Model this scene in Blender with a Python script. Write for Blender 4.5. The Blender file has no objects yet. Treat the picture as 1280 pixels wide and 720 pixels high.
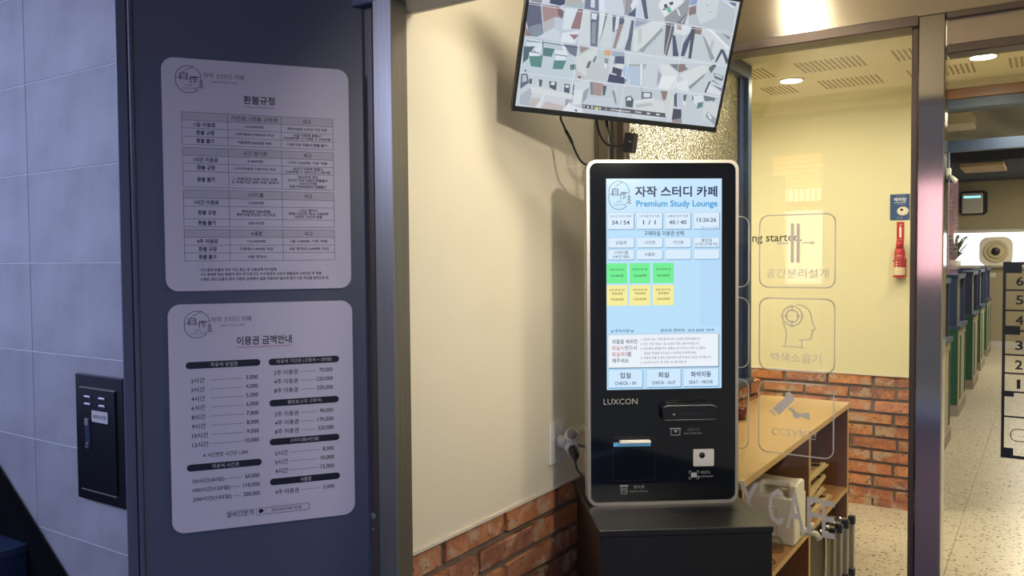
import bpy, bmesh, math, random
from mathutils import Matrix, Vector
random.seed(7)
SC = bpy.context.scene
COL = SC.collection
PI = math.pi
R = math.radians

# ------------------------------------------------------------------ camera
F_PX = 1023.45
pitch, roll, yaw = -0.0352068, -0.0078676, 0.580430
fw = Vector((-math.sin(yaw), math.cos(yaw), 0)); rt = Vector((math.cos(yaw), math.sin(yaw), 0)); up = Vector((0, 0, 1))
f2 = fw * math.cos(pitch) + up * math.sin(pitch); u2 = up * math.cos(pitch) - fw * math.sin(pitch)
r3 = rt * math.cos(roll) + u2 * math.sin(roll); u3 = u2 * math.cos(roll) - rt * math.sin(roll)
cam = bpy.data.cameras.new('camera'); cam.sensor_width = 36; cam.lens = F_PX / 1280 * 36
cam.clip_start = 0.05; cam.clip_end = 200
co = bpy.data.objects.new('camera', cam); COL.objects.link(co)
m = Matrix((r3, u3, -f2)).transposed().to_4x4(); m.translation = Vector((0, 0, 1.5)); co.matrix_world = m
SC.camera = co
# ------------------------------------------------------------------ world, sun, lamps, added fills, exposure
w = bpy.data.worlds.new('world'); SC.world = w; w.use_nodes = True
bg = w.node_tree.nodes['Background']; bg.inputs[0].default_value = (0.44, 0.54, 1.0, 1); bg.inputs[1].default_value = 1.45
SC.view_settings.view_transform = 'Standard'; SC.view_settings.look = 'None'
SC.view_settings.exposure = 0.0; SC.view_settings.gamma = 1; SC.view_settings.use_curve_mapping = False

def light(name, kind, loc, energy, color, size=0.1, size_y=None, aim=None, spread=None):
    l = bpy.data.lights.new(name, kind); l.energy = energy; l.color = color
    if kind == 'AREA':
        l.shape = 'RECTANGLE' if size_y else 'DISK'; l.size = size
        if size_y: l.size_y = size_y
        if spread: l.spread = spread
    elif kind == 'SUN': l.angle = size
    else: l.shadow_soft_size = size
    o = bpy.data.objects.new(name, l); COL.objects.link(o); o.location = loc
    if aim is not None:
        d = Vector(aim) - Vector(loc); o.rotation_euler = d.to_track_quat('-Z', 'Y').to_euler()
    return o
WARM = (1.0, 0.89, 0.64); NEUT = (1.0, 0.91, 0.74); BLUE = (0.50, 0.58, 1.0)
light('sun', 'SUN', (0, 0, 20), 24.0, (1, 0.92, 0.80), 0.02, aim=(-0.5, -14, 3))
light('vestibule_lamp', 'AREA', (-0.76, 1.80, 2.415), 6.2, NEUT, 0.05, 0.44, aim=(-0.76, 1.80, 0))
light('entrance_lamp', 'AREA', (0.45, 0.75, 2.14), 3.6, NEUT, 0.12, aim=(-1.15, 2.3, 1.4), spread=R(62))
light('vestibule_fill_right', 'AREA', (0.7, 1.95, 2.40), 12, NEUT, 0.5, 0.5, aim=(0.4, 1.95, 0))  # extra unseen fill, added to soften the cream wall and kiosk front
light('porch_fill', 'AREA', (-3.2, -0.7, 2.5), 54, BLUE, 0.9, 0.9, aim=(-1.9, 1.3, 1.5))  # unseen bluish fill, added to lift the door leaf and tiles
light('inner_room_lamp', 'AREA', (-0.1, 3.7, 2.44), 20, WARM, 0.9, 0.9, aim=(-0.1, 3.7, 0))
light('inner_room_lamp_left', 'AREA', (-0.8, 4.0, 2.44), 9, WARM, 0.5, 0.5, aim=(-0.8, 4.0, 0))
light('side_room_lamp', 'AREA', (-2.1, 4.0, 2.3), 38, NEUT, 0.6, 0.6, aim=(-2.1, 4.0, 0))
light('corridor_lamp', 'AREA', (-0.1, 7.6, 2.7), 45, NEUT, 0.6, 2.0, aim=(-0.1, 7.6, 0))
light('corridor_lamp_far', 'AREA', (0.0, 12.5, 2.7), 75, NEUT, 0.6, 3.0, aim=(0.0, 12.5, 0))

TV = '''
8a7f86 11 353 49 353 43 276 13 278
23284a 63 353 109 353 106 283 94 278 65 280
b5a9a4 109 353 155 353 151 294 108 281
9fb3b3 108 281 156 296 159 280 99 278
5a6680 155 353 189 353 203 278 159 280
d5dce8 170 353 180 353 190 285 178 286
e6ecf6 189 353 201 353 222 278 204 278
cfd8e2 201 353 249 353 275 285 277 275 225 279
b09a90 249 353 269 353 274 292
c2cbd8 8 276 159 280 161 189 12 190
4a4c62 8 275 41 275 59 202 41 194 23 195 8 230
76828f 18 216 50 229 58 202 38 194 23 199
a07a78 44 274 85 276 107 265 105 249 86 249 55 232
6b4b50 86 277 107 265 105 246 93 254
8a6a60 9 217 26 193 10 193
b9b4b5 55 232 84 247 86 223 59 206
cfdae3 59 204 88 221 104 214 106 189 43 193
dfe7ef 110 274 143 277 131 222 108 221
8b6468 144 277 159 278 158 228 132 226
e8eef2 110 212 158 224 149 190 109 187
8b6468 130 211 157 214 147 199
c9d2da 159 280 277 275 293 191 161 189
d3dcdf 159 276 178 276 195 189 161 189
4d5468 180 274 205 275 214 190 194 190
dfe6f0 184 271 199 271 200 257 185 257
868c96 189 249 200 251 208 195 196 196
e4eaee 206 276 221 276 223 231 215 210
7a7480 223 276 229 276 227 252 217 191 220 219
d2dadd 229 275 243 274 254 190 220 191
46506c 243 274 277 274 280 261 270 241 251 232
e0e6ec 254 273 264 274 265 241 256 235
8f7a70 265 254 278 254 267 191 259 192
d8dde0 281 252 290 205 277 190 272 191
b8c8d0 8 189 160 189 162 139 11 121
c3d2da 8 141 159 159 165 100 12 99
dbe4ec 16 180 60 184 54 156 17 169
34505a 11 166 42 170 28 151 27 137 14 124
e6edf2 44 157 60 187 59 154 54 156
e8eef4 27 154 54 156 56 141 30 142
3f7a6c 30 140 56 140 64 155 64 128 35 124
3f7a6c 28 144 66 148 66 119 37 119
3d6b66 63 170 96 170 90 149 66 149
e6edf4 97 168 119 168 128 158 131 142 103 141
5a6478 119 186 160 187 159 157 138 164
3f7a6c 99 141 133 145 126 121 98 119
3a6a60 145 135 161 139 164 125 148 122
eef3f6 110 185 119 184 135 159 129 156
333b4c 59 187 62 187 64 171 62 170
333b4c 16 181 60 182 60 181 16 179
333b4c 62 184 160 182 160 180 63 182
333b4c 26 156 54 156 54 154 26 154
333b4c 99 157 134 157 134 155 99 155
c5cfd0 161 189 258 191 264 151 163 139
c5cfd0 160 159 260 171 258 103 167 101
d9dfda 164 158 208 187 216 186 217 164 182 141 165 139
d9a070 236 186 256 187 255 171 238 171
8f807a 163 187 195 186 170 167
d6dcd6 160 159 191 163 195 110 166 126
c3c8cc 191 149 257 145 257 103 196 108
ccbcbc 166 123 195 109 194 101 166 101
7d8a7a 239 164 252 163 252 149 243 151
eef2f4 241 150 248 151 250 139 244 139
4c545c 196 150 204 151 199 132 191 133
4c545c 212 165 217 166 213 149 208 151
9fa9bc 258 187 294 187 300 155 261 150
d0d8e0 255 171 268 172 266 125 260 127
3a4260 270 172 296 175 300 155 271 154
e8e4e0 277 152 294 155 299 145 276 143
2c2c44 268 144 297 140 295 124 268 128
232848 261 125 306 120 310 103 259 103
c8d0d8 12 99 165 100 168 14 15 14
4b5364 13 97 30 100 38 77 16 58
b4bcc8 17 94 27 96 32 81 19 75
3a454e 37 87 45 88 46 75 39 74
3a454e 64 89 74 88 74 69 67 71
2f3b44 93 87 115 87 116 64 97 71
e0e6ec 100 86 111 85 108 77 98 79
2f3f48 137 85 153 85 155 61 139 64
e0e6ec 140 82 151 82 150 75 141 76
50586a 162 86 166 85 168 58 164 58
d2d6d8 14 44 64 83 67 71 165 58 149 18 141 15 19 14
a9b2bc 18 42 45 66 50 50 45 17 19 19
c2b5b2 51 39 79 39 60 14 45 17
c3b4b0 92 34 145 27 142 14 80 14
dfe3e2 42 68 165 58 163 48 49 52
eceeee 82 51 87 51 75 14 70 15
8f949c 147 46 167 46 160 29 147 27
e9eef0 143 15 158 38 168 30 197 25 201 14 145 14
c2cad2 165 99 310 103 327 14 173 14
d4dade 165 93 207 102 210 84 197 37 170 30
8f98a2 194 70 210 84 205 52 195 37
e2e7ea 166 71 194 75 192 37 171 33
70757e 209 98 218 98 223 64 216 65
a08478 217 99 248 97 248 64 223 65
3a4048 248 93 259 92 258 66 251 67
c9d1d9 212 58 288 63 292 40 200 38
d0d8dc 282 94 310 102 321 45 298 52
7e8790 276 84 285 80 300 43 290 52
e9eef0 166 31 197 25 204 14 166 14
30343a 177 21 185 21 185 16 178 17
30343a 172 109 180 110 180 104 174 104
30343a 20 108 26 108 26 104 21 104
8a8890 269 353 307 353 292 283 276 279
e4eaf2 289 304 304 353 308 312 298 294
343c5c 304 353 320 353 347 278 337 277
3a4260 284 279 306 302 309 278
c9d6ea 307 302 315 308 331 279 309 278
c3cbd0 320 353 390 353 396 278 349 277
e9eef2 369 315 382 353 429 353 439 332 394 289
8a8d92 394 288 439 329 454 353 462 306 456 278 396 279
22252c 385 320 392 323 399 314 389 311
22252c 399 327 409 331 413 325 404 320
22252c 384 309 392 311 393 309 386 305
58b48a 392 311 402 318 412 306 404 300
5a6068 433 278 456 307 456 278
b9bec4 444 281 456 300 455 295 450 280
e6ecf0 424 314 428 316 440 299 436 297
b9c3ca 454 353 601 353 607 277 470 280
d0d8dc 479 353 547 353 548 310 504 284 486 311
7c605e 458 322 481 330 485 310 465 302
7d94bc 457 353 482 353 481 335 457 327
4a5c80 581 353 601 353 599 343 583 349
e6ecf0 558 353 567 353 600 341 598 337
9fa9b0 510 336 515 338 517 334 511 333
9fa9b0 520 318 531 322 532 320 521 316
c7cfd4 277 275 459 277 490 190 293 189
d4dae0 277 274 297 270 298 224 291 204
4a5268 299 270 307 267 313 190 293 192 298 224
8f9bb4 307 276 358 274 312 252
dce2e0 311 242 361 273 394 277 395 256 353 211 329 193 318 192
c2cac9 323 246 333 252 339 219 331 206
8c969c 334 194 353 214 391 262 396 254 355 202 349 191
46424c 401 275 430 276 421 190 410 198
b9b4b4 418 274 421 275 416 196 413 197
2c3658 426 247 435 246 457 194 439 192
c0c8ce 435 246 479 256 469 195 459 194
e1e6ea 425 275 474 275 475 258 460 249 430 253
a58a80 433 275 448 275 450 262 437 263
2c3658 476 256 481 271 484 252 474 196 463 195 463 227
2f3346 479 275 492 275 496 192 487 192
c6ced3 494 254 514 256 553 215 552 192 497 193
7d6258 489 275 512 275 512 258 493 258
d6dcdc 513 273 533 275 609 232 604 201 569 197 523 252
b9c1c4 548 250 559 244 554 220 545 229
8a949a 516 258 526 252 568 202 558 193
b6bec4 545 274 605 276 607 237
6c7680 575 271 604 262 600 256
eef2f2 524 277 545 274 608 235 607 228
2e3450 582 229 592 227 612 202 609 189 588 219 576 191 571 193
a5a8ac 312 156 368 163 360 147 311 146
b4c4dc 311 151 358 154 366 103 328 103
cdd5da 365 162 402 167 409 134 409 104 366 103
eef1f2 346 160 353 161 363 104 358 105
dfe4e2 402 167 434 168 468 144 467 110 447 103 410 101 417 138
9aa4ac 402 152 416 140 411 107 406 116
f0f3f2 419 139 459 140 447 103 412 103
2c2c44 279 140 296 137 296 122 283 120
232848 283 120 314 116 311 103 286 103
a9c4e2 296 139 304 155 316 137 319 107 308 121
c9d1d6 456 173 612 191 612 105 471 105
6c6a70 433 170 473 175 493 164 469 151 447 162
80665e 463 174 482 176 483 158 467 154
dfe3e0 470 146 532 179 558 177 549 158 503 119
7d868c 505 117 548 159 547 150 511 110
e8ecec 464 123 496 139 508 104 471 105
4a525c 555 174 569 186 579 184 566 160
58626e 574 163 607 157 607 143 581 148
e0e6ea 578 161 604 155 603 151 581 156
6a7480 567 137 576 143 612 128 610 115
e4e9ee 571 140 610 128 608 124 572 134
e0e6ea 563 110 570 129 607 115 607 104
2c3440 557 107 564 136 571 140 562 106
c3ccd2 286 99 477 102 475 14 303 14
33434a 319 69 334 75 345 64 346 43 325 44
dfe6ea 324 67 334 72 339 62 324 60
40484e 366 88 396 90 398 74 369 70
dfe5ea 371 86 392 87 393 76 373 74
7e8890 361 101 363 101 371 61 369 61
dadedc 345 61 404 74 437 68 458 26 351 15
b5bcbf 353 52 400 62 407 55 357 44
f0f2f2 345 61 404 74 404 70 346 58
80665e 422 97 442 98 445 74 433 73
d5d9d4 443 95 448 98 469 79 471 19 441 48
26283a 470 53 497 53 502 16 472 22
353a48 465 89 472 98 481 57 471 61
b9c6dc 474 98 484 98 495 53 486 60
8b7a76 474 22 502 30 505 15 474 15
c6ced6 484 100 612 102 612 16 505 15
3c4c48 493 92 504 96 503 77 497 78
eef2f4 497 75 504 76 506 65 500 64
e4e9ec 521 92 553 98 560 83 542 68 524 80
4a6e66 542 76 559 81 560 67 544 59
39434c 521 92 525 93 528 79 524 81
59626c 556 99 597 95 593 84 563 84
d3d9d8 566 81 586 87 612 73 612 22 565 35
8d979c 578 56 612 38 612 19 576 40
e9ecec 579 51 584 52 598 39 592 35
3a3c40 298 38 448 38 452 26 300 27
3a3c40 196 37 322 37 324 27 198 27
e6e6e0 200 35 204 35 204 30 201 30
e6e6e0 211 34 216 34 216 29 212 29
e6e6e0 223 35 228 35 228 29 224 29
d8cf60 233 34 245 34 245 27 235 27
e6e6e0 247 34 252 34 252 28 248 29
c9cbc8 265 33 269 33 270 30 266 30
c9cbc8 280 33 320 33 321 30 281 30
c9cbc8 302 32 341 33 341 30 302 29
c9cbc8 355 34 374 34 375 30 355 31
e6e6e0 391 34 401 34 402 30 392 30
e6e6e0 420 34 431 34 432 30 421 30
'''

# ------------------------------------------------------------------ materials
def lin(h):
    h = h.lstrip('#'); c = [int(h[i:i+2], 16) / 255 for i in (0, 2, 4)]
    return tuple((x / 12.92 if x <= 0.04045 else ((x + 0.055) / 1.055) ** 2.4) for x in c) + (1.0,)
MATS = {}
def mat(name, color='808080', rough=0.5, metal=0.0, noise=0.0, scale=8.0, bump=0.0, bscale=60.0, emit=0.0, aniso=0.0,
        rand=0.0, spec=0.5, stretch=None, coat=0.0, trans=0.0, detail=4.0):
    if name in MATS: return MATS[name]
    m = bpy.data.materials.new(name); m.use_nodes = True; nt = m.node_tree; b = nt.nodes['Principled BSDF']
    c = lin(color)
    b.inputs['Base Color'].default_value = c; b.inputs['Roughness'].default_value = rough; b.inputs['Metallic'].default_value = metal
    b.inputs['Specular IOR Level'].default_value = spec; b.inputs['Coat Weight'].default_value = coat
    b.inputs['Transmission Weight'].default_value = trans
    tc = nt.nodes.new('ShaderNodeTexCoord'); mp = nt.nodes.new('ShaderNodeMapping'); nt.links.new(tc.outputs['Object'], mp.inputs[0])
    if stretch: mp.inputs['Scale'].default_value = stretch
    if noise:
        n = nt.nodes.new('ShaderNodeTexNoise'); n.inputs['Scale'].default_value = scale; n.inputs['Detail'].default_value = detail
        nt.links.new(mp.outputs[0], n.inputs[0])
        r = nt.nodes.new('ShaderNodeMapRange'); r.inputs[1].default_value = 0.3; r.inputs[2].default_value = 0.7
        r.inputs[3].default_value = 1 - noise; r.inputs[4].default_value = 1 + noise
        nt.links.new(n.outputs[0], r.inputs[0])
        h = nt.nodes.new('ShaderNodeHueSaturation'); h.inputs['Color'].default_value = c
        nt.links.new(r.outputs[0], h.inputs['Value']); src = h
        nt.links.new(h.outputs[0], b.inputs['Base Color'])
    if bump:
        n2 = nt.nodes.new('ShaderNodeTexNoise'); n2.inputs['Scale'].default_value = bscale; n2.inputs['Detail'].default_value = 6
        nt.links.new(mp.outputs[0], n2.inputs[0])
        bp = nt.nodes.new('ShaderNodeBump'); bp.inputs['Strength'].default_value = bump; bp.inputs['Distance'].default_value = 0.003
        nt.links.new(n2.outputs[0], bp.inputs['Height']); nt.links.new(bp.outputs[0], b.inputs['Normal'])
    if aniso:
        b.inputs['Anisotropic'].default_value = aniso
        tg = nt.nodes.new('ShaderNodeTangent'); tg.direction_type = 'RADIAL'; tg.axis = 'Z'; nt.links.new(tg.outputs[0], b.inputs['Tangent']); b.inputs['Anisotropic Rotation'].default_value = 0.25
    if emit:
        b.inputs['Emission Color'].default_value = c; b.inputs['Emission Strength'].default_value = emit
    MATS[name] = m; return m
def glass_mat(name, tint, gloss=1.0, ior=1.5):
    m = bpy.data.materials.new(name); m.use_nodes = True; nt = m.node_tree; nt.nodes.clear()
    o = nt.nodes.new('ShaderNodeOutputMaterial'); t = nt.nodes.new('ShaderNodeBsdfTransparent'); g = nt.nodes.new('ShaderNodeBsdfGlossy')
    t.inputs[0].default_value = tint; g.inputs['Roughness'].default_value = 0.0
    f = nt.nodes.new('ShaderNodeFresnel'); f.inputs[0].default_value = ior
    k = nt.nodes.new('ShaderNodeMath'); k.operation = 'MULTIPLY'; k.inputs[1].default_value = gloss; nt.links.new(f.outputs[0], k.inputs[0])
    mx = nt.nodes.new('ShaderNodeMixShader'); nt.links.new(k.outputs[0], mx.inputs[0]); nt.links.new(t.outputs[0], mx.inputs[1])
    nt.links.new(g.outputs[0], mx.inputs[2]); nt.links.new(mx.outputs[0], o.inputs[0]); MATS[name] = m; return m
def print_mat(name, emit):
    m = bpy.data.materials.new(name); m.use_nodes = True; nt = m.node_tree; b = nt.nodes['Principled BSDF']
    a = nt.nodes.new('ShaderNodeVertexColor'); a.layer_name = 'col'
    b.inputs['Roughness'].default_value = 0.45
    if emit:
        b.inputs['Base Color'].default_value = (0.01, 0.01, 0.01, 1); b.inputs['Roughness'].default_value = 0.15
        nt.links.new(a.outputs[0], b.inputs['Emission Color']); b.inputs['Emission Strength'].default_value = emit
    else: nt.links.new(a.outputs[0], b.inputs['Base Color'])
    MATS[name] = m; return m
def brick_mat():
    m = bpy.data.materials.new('old_brick'); m.use_nodes = True; nt = m.node_tree; b = nt.nodes['Principled BSDF']
    L = nt.links; N = nt.nodes.new
    b.inputs['Roughness'].default_value = 0.9; b.inputs['Specular IOR Level'].default_value = 0.2
    oi = N('ShaderNodeObjectInfo'); geo = N('ShaderNodeNewGeometry')
    n = N('ShaderNodeTexNoise'); n.inputs['Scale'].default_value = 9; n.inputs['Detail'].default_value = 6; n.inputs['Roughness'].default_value = 0.65
    L.new(geo.outputs['Position'], n.inputs[0])
    r = N('ShaderNodeValToRGB'); e = r.color_ramp.elements
    e[0].position = 0.0; e[0].color = lin('7a5446'); e[1].position = 1.0; e[1].color = lin('cb9a74')
    for p, c in ((0.18, 'a0694a'), (0.36, 'c27e52'), (0.5, '8a5c4c'), (0.66, 'cb8c5c'), (0.82, 'a66c50')):
        q = e.new(p); q.color = lin(c)
    a = N('ShaderNodeMath'); a.operation = 'MULTIPLY_ADD'; a.inputs[1].default_value = 0.5; L.new(n.outputs[0], a.inputs[0])
    s = N('ShaderNodeMath'); s.operation = 'MULTIPLY'; s.inputs[1].default_value = 0.65; L.new(oi.outputs['Random'], s.inputs[0]); L.new(s.outputs[0], a.inputs[2])
    L.new(a.outputs[0], r.inputs[0])
    n3 = N('ShaderNodeTexNoise'); n3.inputs['Scale'].default_value = 14; n3.inputs['Detail'].default_value = 5; L.new(geo.outputs['Position'], n3.inputs[0])
    mr = N('ShaderNodeMapRange'); mr.inputs[1].default_value = 0.54; mr.inputs[2].default_value = 0.64; mr.inputs[4].default_value = 0.75
    L.new(n3.outputs[0], mr.inputs[0])
    mx = N('ShaderNodeMix'); mx.data_type = 'RGBA'; L.new(mr.outputs[0], mx.inputs[0]); L.new(r.outputs[0], mx.inputs[6]); mx.inputs[7].default_value = lin('b8a48c')
    n4 = N('ShaderNodeTexNoise'); n4.inputs['Scale'].default_value = 60; n4.inputs['Detail'].default_value = 5; L.new(geo.outputs['Position'], n4.inputs[0])
    mr2 = N('ShaderNodeMapRange'); mr2.inputs[1].default_value = 0.60; mr2.inputs[2].default_value = 0.68; mr2.inputs[4].default_value = 0.6; L.new(n4.outputs[0], mr2.inputs[0])
    mx2 = N('ShaderNodeMix'); mx2.data_type = 'RGBA'; L.new(mr2.outputs[0], mx2.inputs[0]); L.new(mx.outputs[2], mx2.inputs[6]); mx2.inputs[7].default_value = lin('4a2c26')
    L.new(mx2.outputs[2], b.inputs['Base Color'])
    bp = N('ShaderNodeBump'); bp.inputs['Strength'].default_value = 0.9; bp.inputs['Distance'].default_value = 0.006
    L.new(n4.outputs[0], bp.inputs['Height']); L.new(bp.outputs[0], b.inputs['Normal'])
    MATS['old_brick'] = m
def terrazzo_mat():
    m = bpy.data.materials.new('terrazzo'); m.use_nodes = True; nt = m.node_tree; b = nt.nodes['Principled BSDF']; L = nt.links; N = nt.nodes.new
    geo = N('ShaderNodeNewGeometry'); base = None
    b.inputs['Roughness'].default_value = 0.28
    col = N('ShaderNodeRGB'); col.outputs[0].default_value = lin('cfc5ae'); prev = col.outputs[0]
    for sc, th, c, off in ((46, 0.34, '54453a', 0), (36, 0.30, '86705a', 3.3), (70, 0.38, '6a5a48', 7.1), (55, 0.36, '3e342c', 11.7)):
        mp = N('ShaderNodeMapping'); mp.inputs['Location'].default_value = (off, off, 0); mp.inputs['Scale'].default_value = (0.75, 1.1, 1); L.new(geo.outputs['Position'], mp.inputs[0])
        nz = N('ShaderNodeTexNoise'); nz.inputs['Scale'].default_value = 30; L.new(mp.outputs[0], nz.inputs[0])
        ad = N('ShaderNodeVectorMath'); ad.operation = 'MULTIPLY_ADD'; ad.inputs[1].default_value = (0.03, 0.03, 0.0); L.new(nz.outputs[1], ad.inputs[0]); L.new(mp.outputs[0], ad.inputs[2])
        v = N('ShaderNodeTexVoronoi'); v.inputs['Scale'].default_value = sc; L.new(ad.outputs[0], v.inputs[0])
        sp = N('ShaderNodeSeparateColor'); L.new(v.outputs['Color'], sp.inputs[0])
        t = N('ShaderNodeMath'); t.operation = 'MULTIPLY'; t.inputs[1].default_value = th * 1.6; L.new(sp.outputs[0], t.inputs[0])
        q = N('ShaderNodeMath'); q.operation = 'SUBTRACT'; q.inputs[1].default_value = th * 0.62; L.new(t.outputs[0], q.inputs[0])
        lt = N('ShaderNodeMath'); lt.operation = 'LESS_THAN'; L.new(v.outputs['Distance'], lt.inputs[0]); L.new(q.outputs[0], lt.inputs[1])
        mx = N('ShaderNodeMix'); mx.data_type = 'RGBA'; L.new(lt.outputs[0], mx.inputs[0]); L.new(prev, mx.inputs[6]); mx.inputs[7].default_value = lin(c); prev = mx.outputs[2]
    L.new(prev, b.inputs['Base Color']); MATS['terrazzo'] = m
def wood_mat(name, c1, c2, sc=(3, 40, 40), rough=0.4):
    m = bpy.data.materials.new(name); m.use_nodes = True; nt = m.node_tree; b = nt.nodes['Principled BSDF']; L = nt.links; N = nt.nodes.new
    tc = N('ShaderNodeTexCoord'); mp = N('ShaderNodeMapping'); mp.inputs['Scale'].default_value = sc; L.new(tc.outputs['Object'], mp.inputs[0])
    n = N('ShaderNodeTexNoise'); n.inputs['Scale'].default_value = 1.0; n.inputs['Detail'].default_value = 6; n.inputs['Distortion'].default_value = 0.6; L.new(mp.outputs[0], n.inputs[0])
    r = N('ShaderNodeValToRGB'); r.color_ramp.elements[0].position = 0.3; r.color_ramp.elements[1].position = 0.7
    r.color_ramp.elements[0].color = lin(c1); r.color_ramp.elements[1].color = lin(c2); L.new(n.outputs[0], r.inputs[0]); L.new(r.outputs[0], b.inputs['Base Color'])
    b.inputs['Roughness'].default_value = rough; MATS[name] = m
def textured_glass():
    m = bpy.data.materials.new('textured_glass'); m.use_nodes = True; nt = m.node_tree; b = nt.nodes['Principled BSDF']; L = nt.links; N = nt.nodes.new
    b.inputs['Base Color'].default_value = (0.95, 0.95, 0.9, 1); b.inputs['Transmission Weight'].default_value = 1; b.inputs['Roughness'].default_value = 0.16; b.inputs['IOR'].default_value = 1.4
    geo = N('ShaderNodeNewGeometry'); v = N('ShaderNodeTexVoronoi'); v.feature = 'SMOOTH_F1'; v.inputs['Scale'].default_value = 120
    n = N('ShaderNodeTexNoise'); n.inputs['Scale'].default_value = 40; L.new(geo.outputs['Position'], n.inputs[0])
    ad = N('ShaderNodeVectorMath'); ad.operation = 'MULTIPLY_ADD'; ad.inputs[1].default_value = (0.03, 0.03, 0.03); L.new(n.outputs[1], ad.inputs[0]); L.new(geo.outputs['Position'], ad.inputs[2])
    L.new(ad.outputs[0], v.inputs[0]); bp = N('ShaderNodeBump'); bp.inputs['Strength'].default_value = 1; bp.inputs['Distance'].default_value = 0.007
    L.new(v.outputs[0], bp.inputs['Height']); L.new(bp.outputs[0], b.inputs['Normal']); MATS['textured_glass'] = m

mat('cream_wall', 'e3dac4', 0.75, bump=0.35, bscale=22, noise=0.03, scale=2.5)
mat('cream_inner', 'dcd6b2', 0.8, noise=0.02, scale=1.5)
mat('ceiling_white', 'e2dac2', 0.85)
mat('mortar', '776a5b', 0.95, noise=0.15, scale=30)
mat('dark_wood', '5c3020', 0.6, noise=0.2, scale=10, stretch=(8, 1, 1))
mat('wall_tile', '9b9ca0', 0.5, noise=0.16, scale=5, bump=0.08, bscale=90, detail=8)
mat('tile_grout', 'e4e4e6', 0.8)
mat('navy_paint', '565c74', 0.42, spec=0.5)
mat('navy_dark', '242a44', 0.35)
mat('jamb_steel', '8c8880', 0.38, metal=0.75, noise=0.08, scale=4, stretch=(30, 30, 1))
mat('jamb_brown', '6f655c', 0.4, metal=0.6)
mat('gap_black', '0a0c14', 0.6)
mat('fascia_steel', 'cabfae', 0.27, metal=1.0, aniso=0.9, noise=0.05, scale=3, stretch=(2, 2, 300))
mat('trim_dark', '5f534c', 0.4, metal=0.6)
mat('mirror_steel', 'a9a4a2', 0.09, metal=1.0)
mat('alu', '9a9488', 0.35, metal=0.8)
mat('black_plastic', '101318', 0.35)
mat('black_matte', '15171c', 0.6, noise=0.2, scale=20)
mat('stand_black', '1e1c1b', 0.36, noise=0.12, scale=6, bump=0.1)
mat('kiosk_glass', '05080f', 0.06, coat=0.6)
mat('silver', 'aca69c', 0.38, metal=0.6)
mat('silver_paint', 'c4c2be', 0.35)
mat('white_board', 'dad6ec', 0.45)
mat('white_plastic', 'd9d7d2', 0.4)
mat('milky_plastic', 'f6f2e4', 0.35)
mat('grey_plastic', '8f8d88', 0.5)
mat('receipt_paper', 'ece6dc', 0.7)
mat('blue_slot', '5b9ec4', 0.3, emit=0.35)
mat('chrome', 'd0d0d0', 0.12, metal=1.0)
mat('pale_panel', 'b9b09c', 0.5)
mat('red_paint', 'b3242a', 0.35)
mat('cream_band', 'd9cba6', 0.5)
mat('granite', '2c3a52', 0.35, noise=0.35, scale=140, bump=0.05)
mat('skirting_black', '05060b', 0.8, spec=0.15)
mat('vinyl_grey', 'c2bbb7', 0.7)
mat('vinyl_black', '14181e', 0.5)
mat('lettering', '2f2b24', 0.6)
mat('navy_frame', '3a4c66', 0.45)
mat('navy_panel', '22345c', 0.6)
mat('green_panel', '14553a', 0.6)
mat('cubicle_cream', 'b4ab90', 0.7)
mat('cubicle_base', '9c9082', 0.6)
mat('concrete', '8a8478', 0.85, noise=0.35, scale=3, bump=0.4, bscale=8, stretch=(1, 0.25, 1))
mat('dark_ceiling', '23252c', 0.9)
mat('tan_panel', 'b79a70', 0.7)
mat('end_wall', 'b0a588', 0.8)
mat('lamp_glow', 'fff1d0', 0.5, emit=14)
mat('window_glow', 'fdfdff', 0.5, emit=2.2)
mat('cyan_glow', '8fe8ff', 0.5, emit=1.6)
mat('leaf_green', '44663a', 0.5, noise=0.3, scale=8)
mat('slot_shade', 'a8987a', 0.9)
mat('asphalt', '26282e', 0.9, noise=0.2, scale=10)
mat('facade_white', 'cfcbc4', 0.8)
mat('facade_brick', 'c48c5c', 0.9)
mat('pink_shutter', 'e8bcc8', 0.6)
mat('roof_tile', 'd5c9b8', 0.8)
mat('dark_red_drink', '6e1c18', 0.2)
mat('poster_blue', '27477e', 0.5)
mat('caulk', 'd9cfc0', 0.8)
brick_mat(); terrazzo_mat(); textured_glass()
wood_mat('oak_top', 'a88452', 'c6a26c', (1.2, 0.35, 20), 0.35); wood_mat('walnut_board', '6a4634', '7e5640', (2, 30, 2)); wood_mat('oak_light', 'cdb081', 'e2cb9c', (20, 2, 20)); wood_mat('oak_shelf', 'a0744a', 'bd8c5a', (20, 1.5, 20))
wood_mat('oak_edge', 'c9a166', 'dcb87c', (20, 2, 20)); wood_mat('beam_wood', '6b4426', '8a5c38', (1.5, 20, 20))
glass_mat('clear_glass', (0.97, 0.975, 0.96, 1), 0.6); glass_mat('filmed_glass', (0.96, 0.965, 0.95, 1), 1.5); glass_mat('clear_plastic', (0.94, 0.94, 0.92, 1), 0.4)
print_mat('print', 0); print_mat('screen', 1.0)

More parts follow.
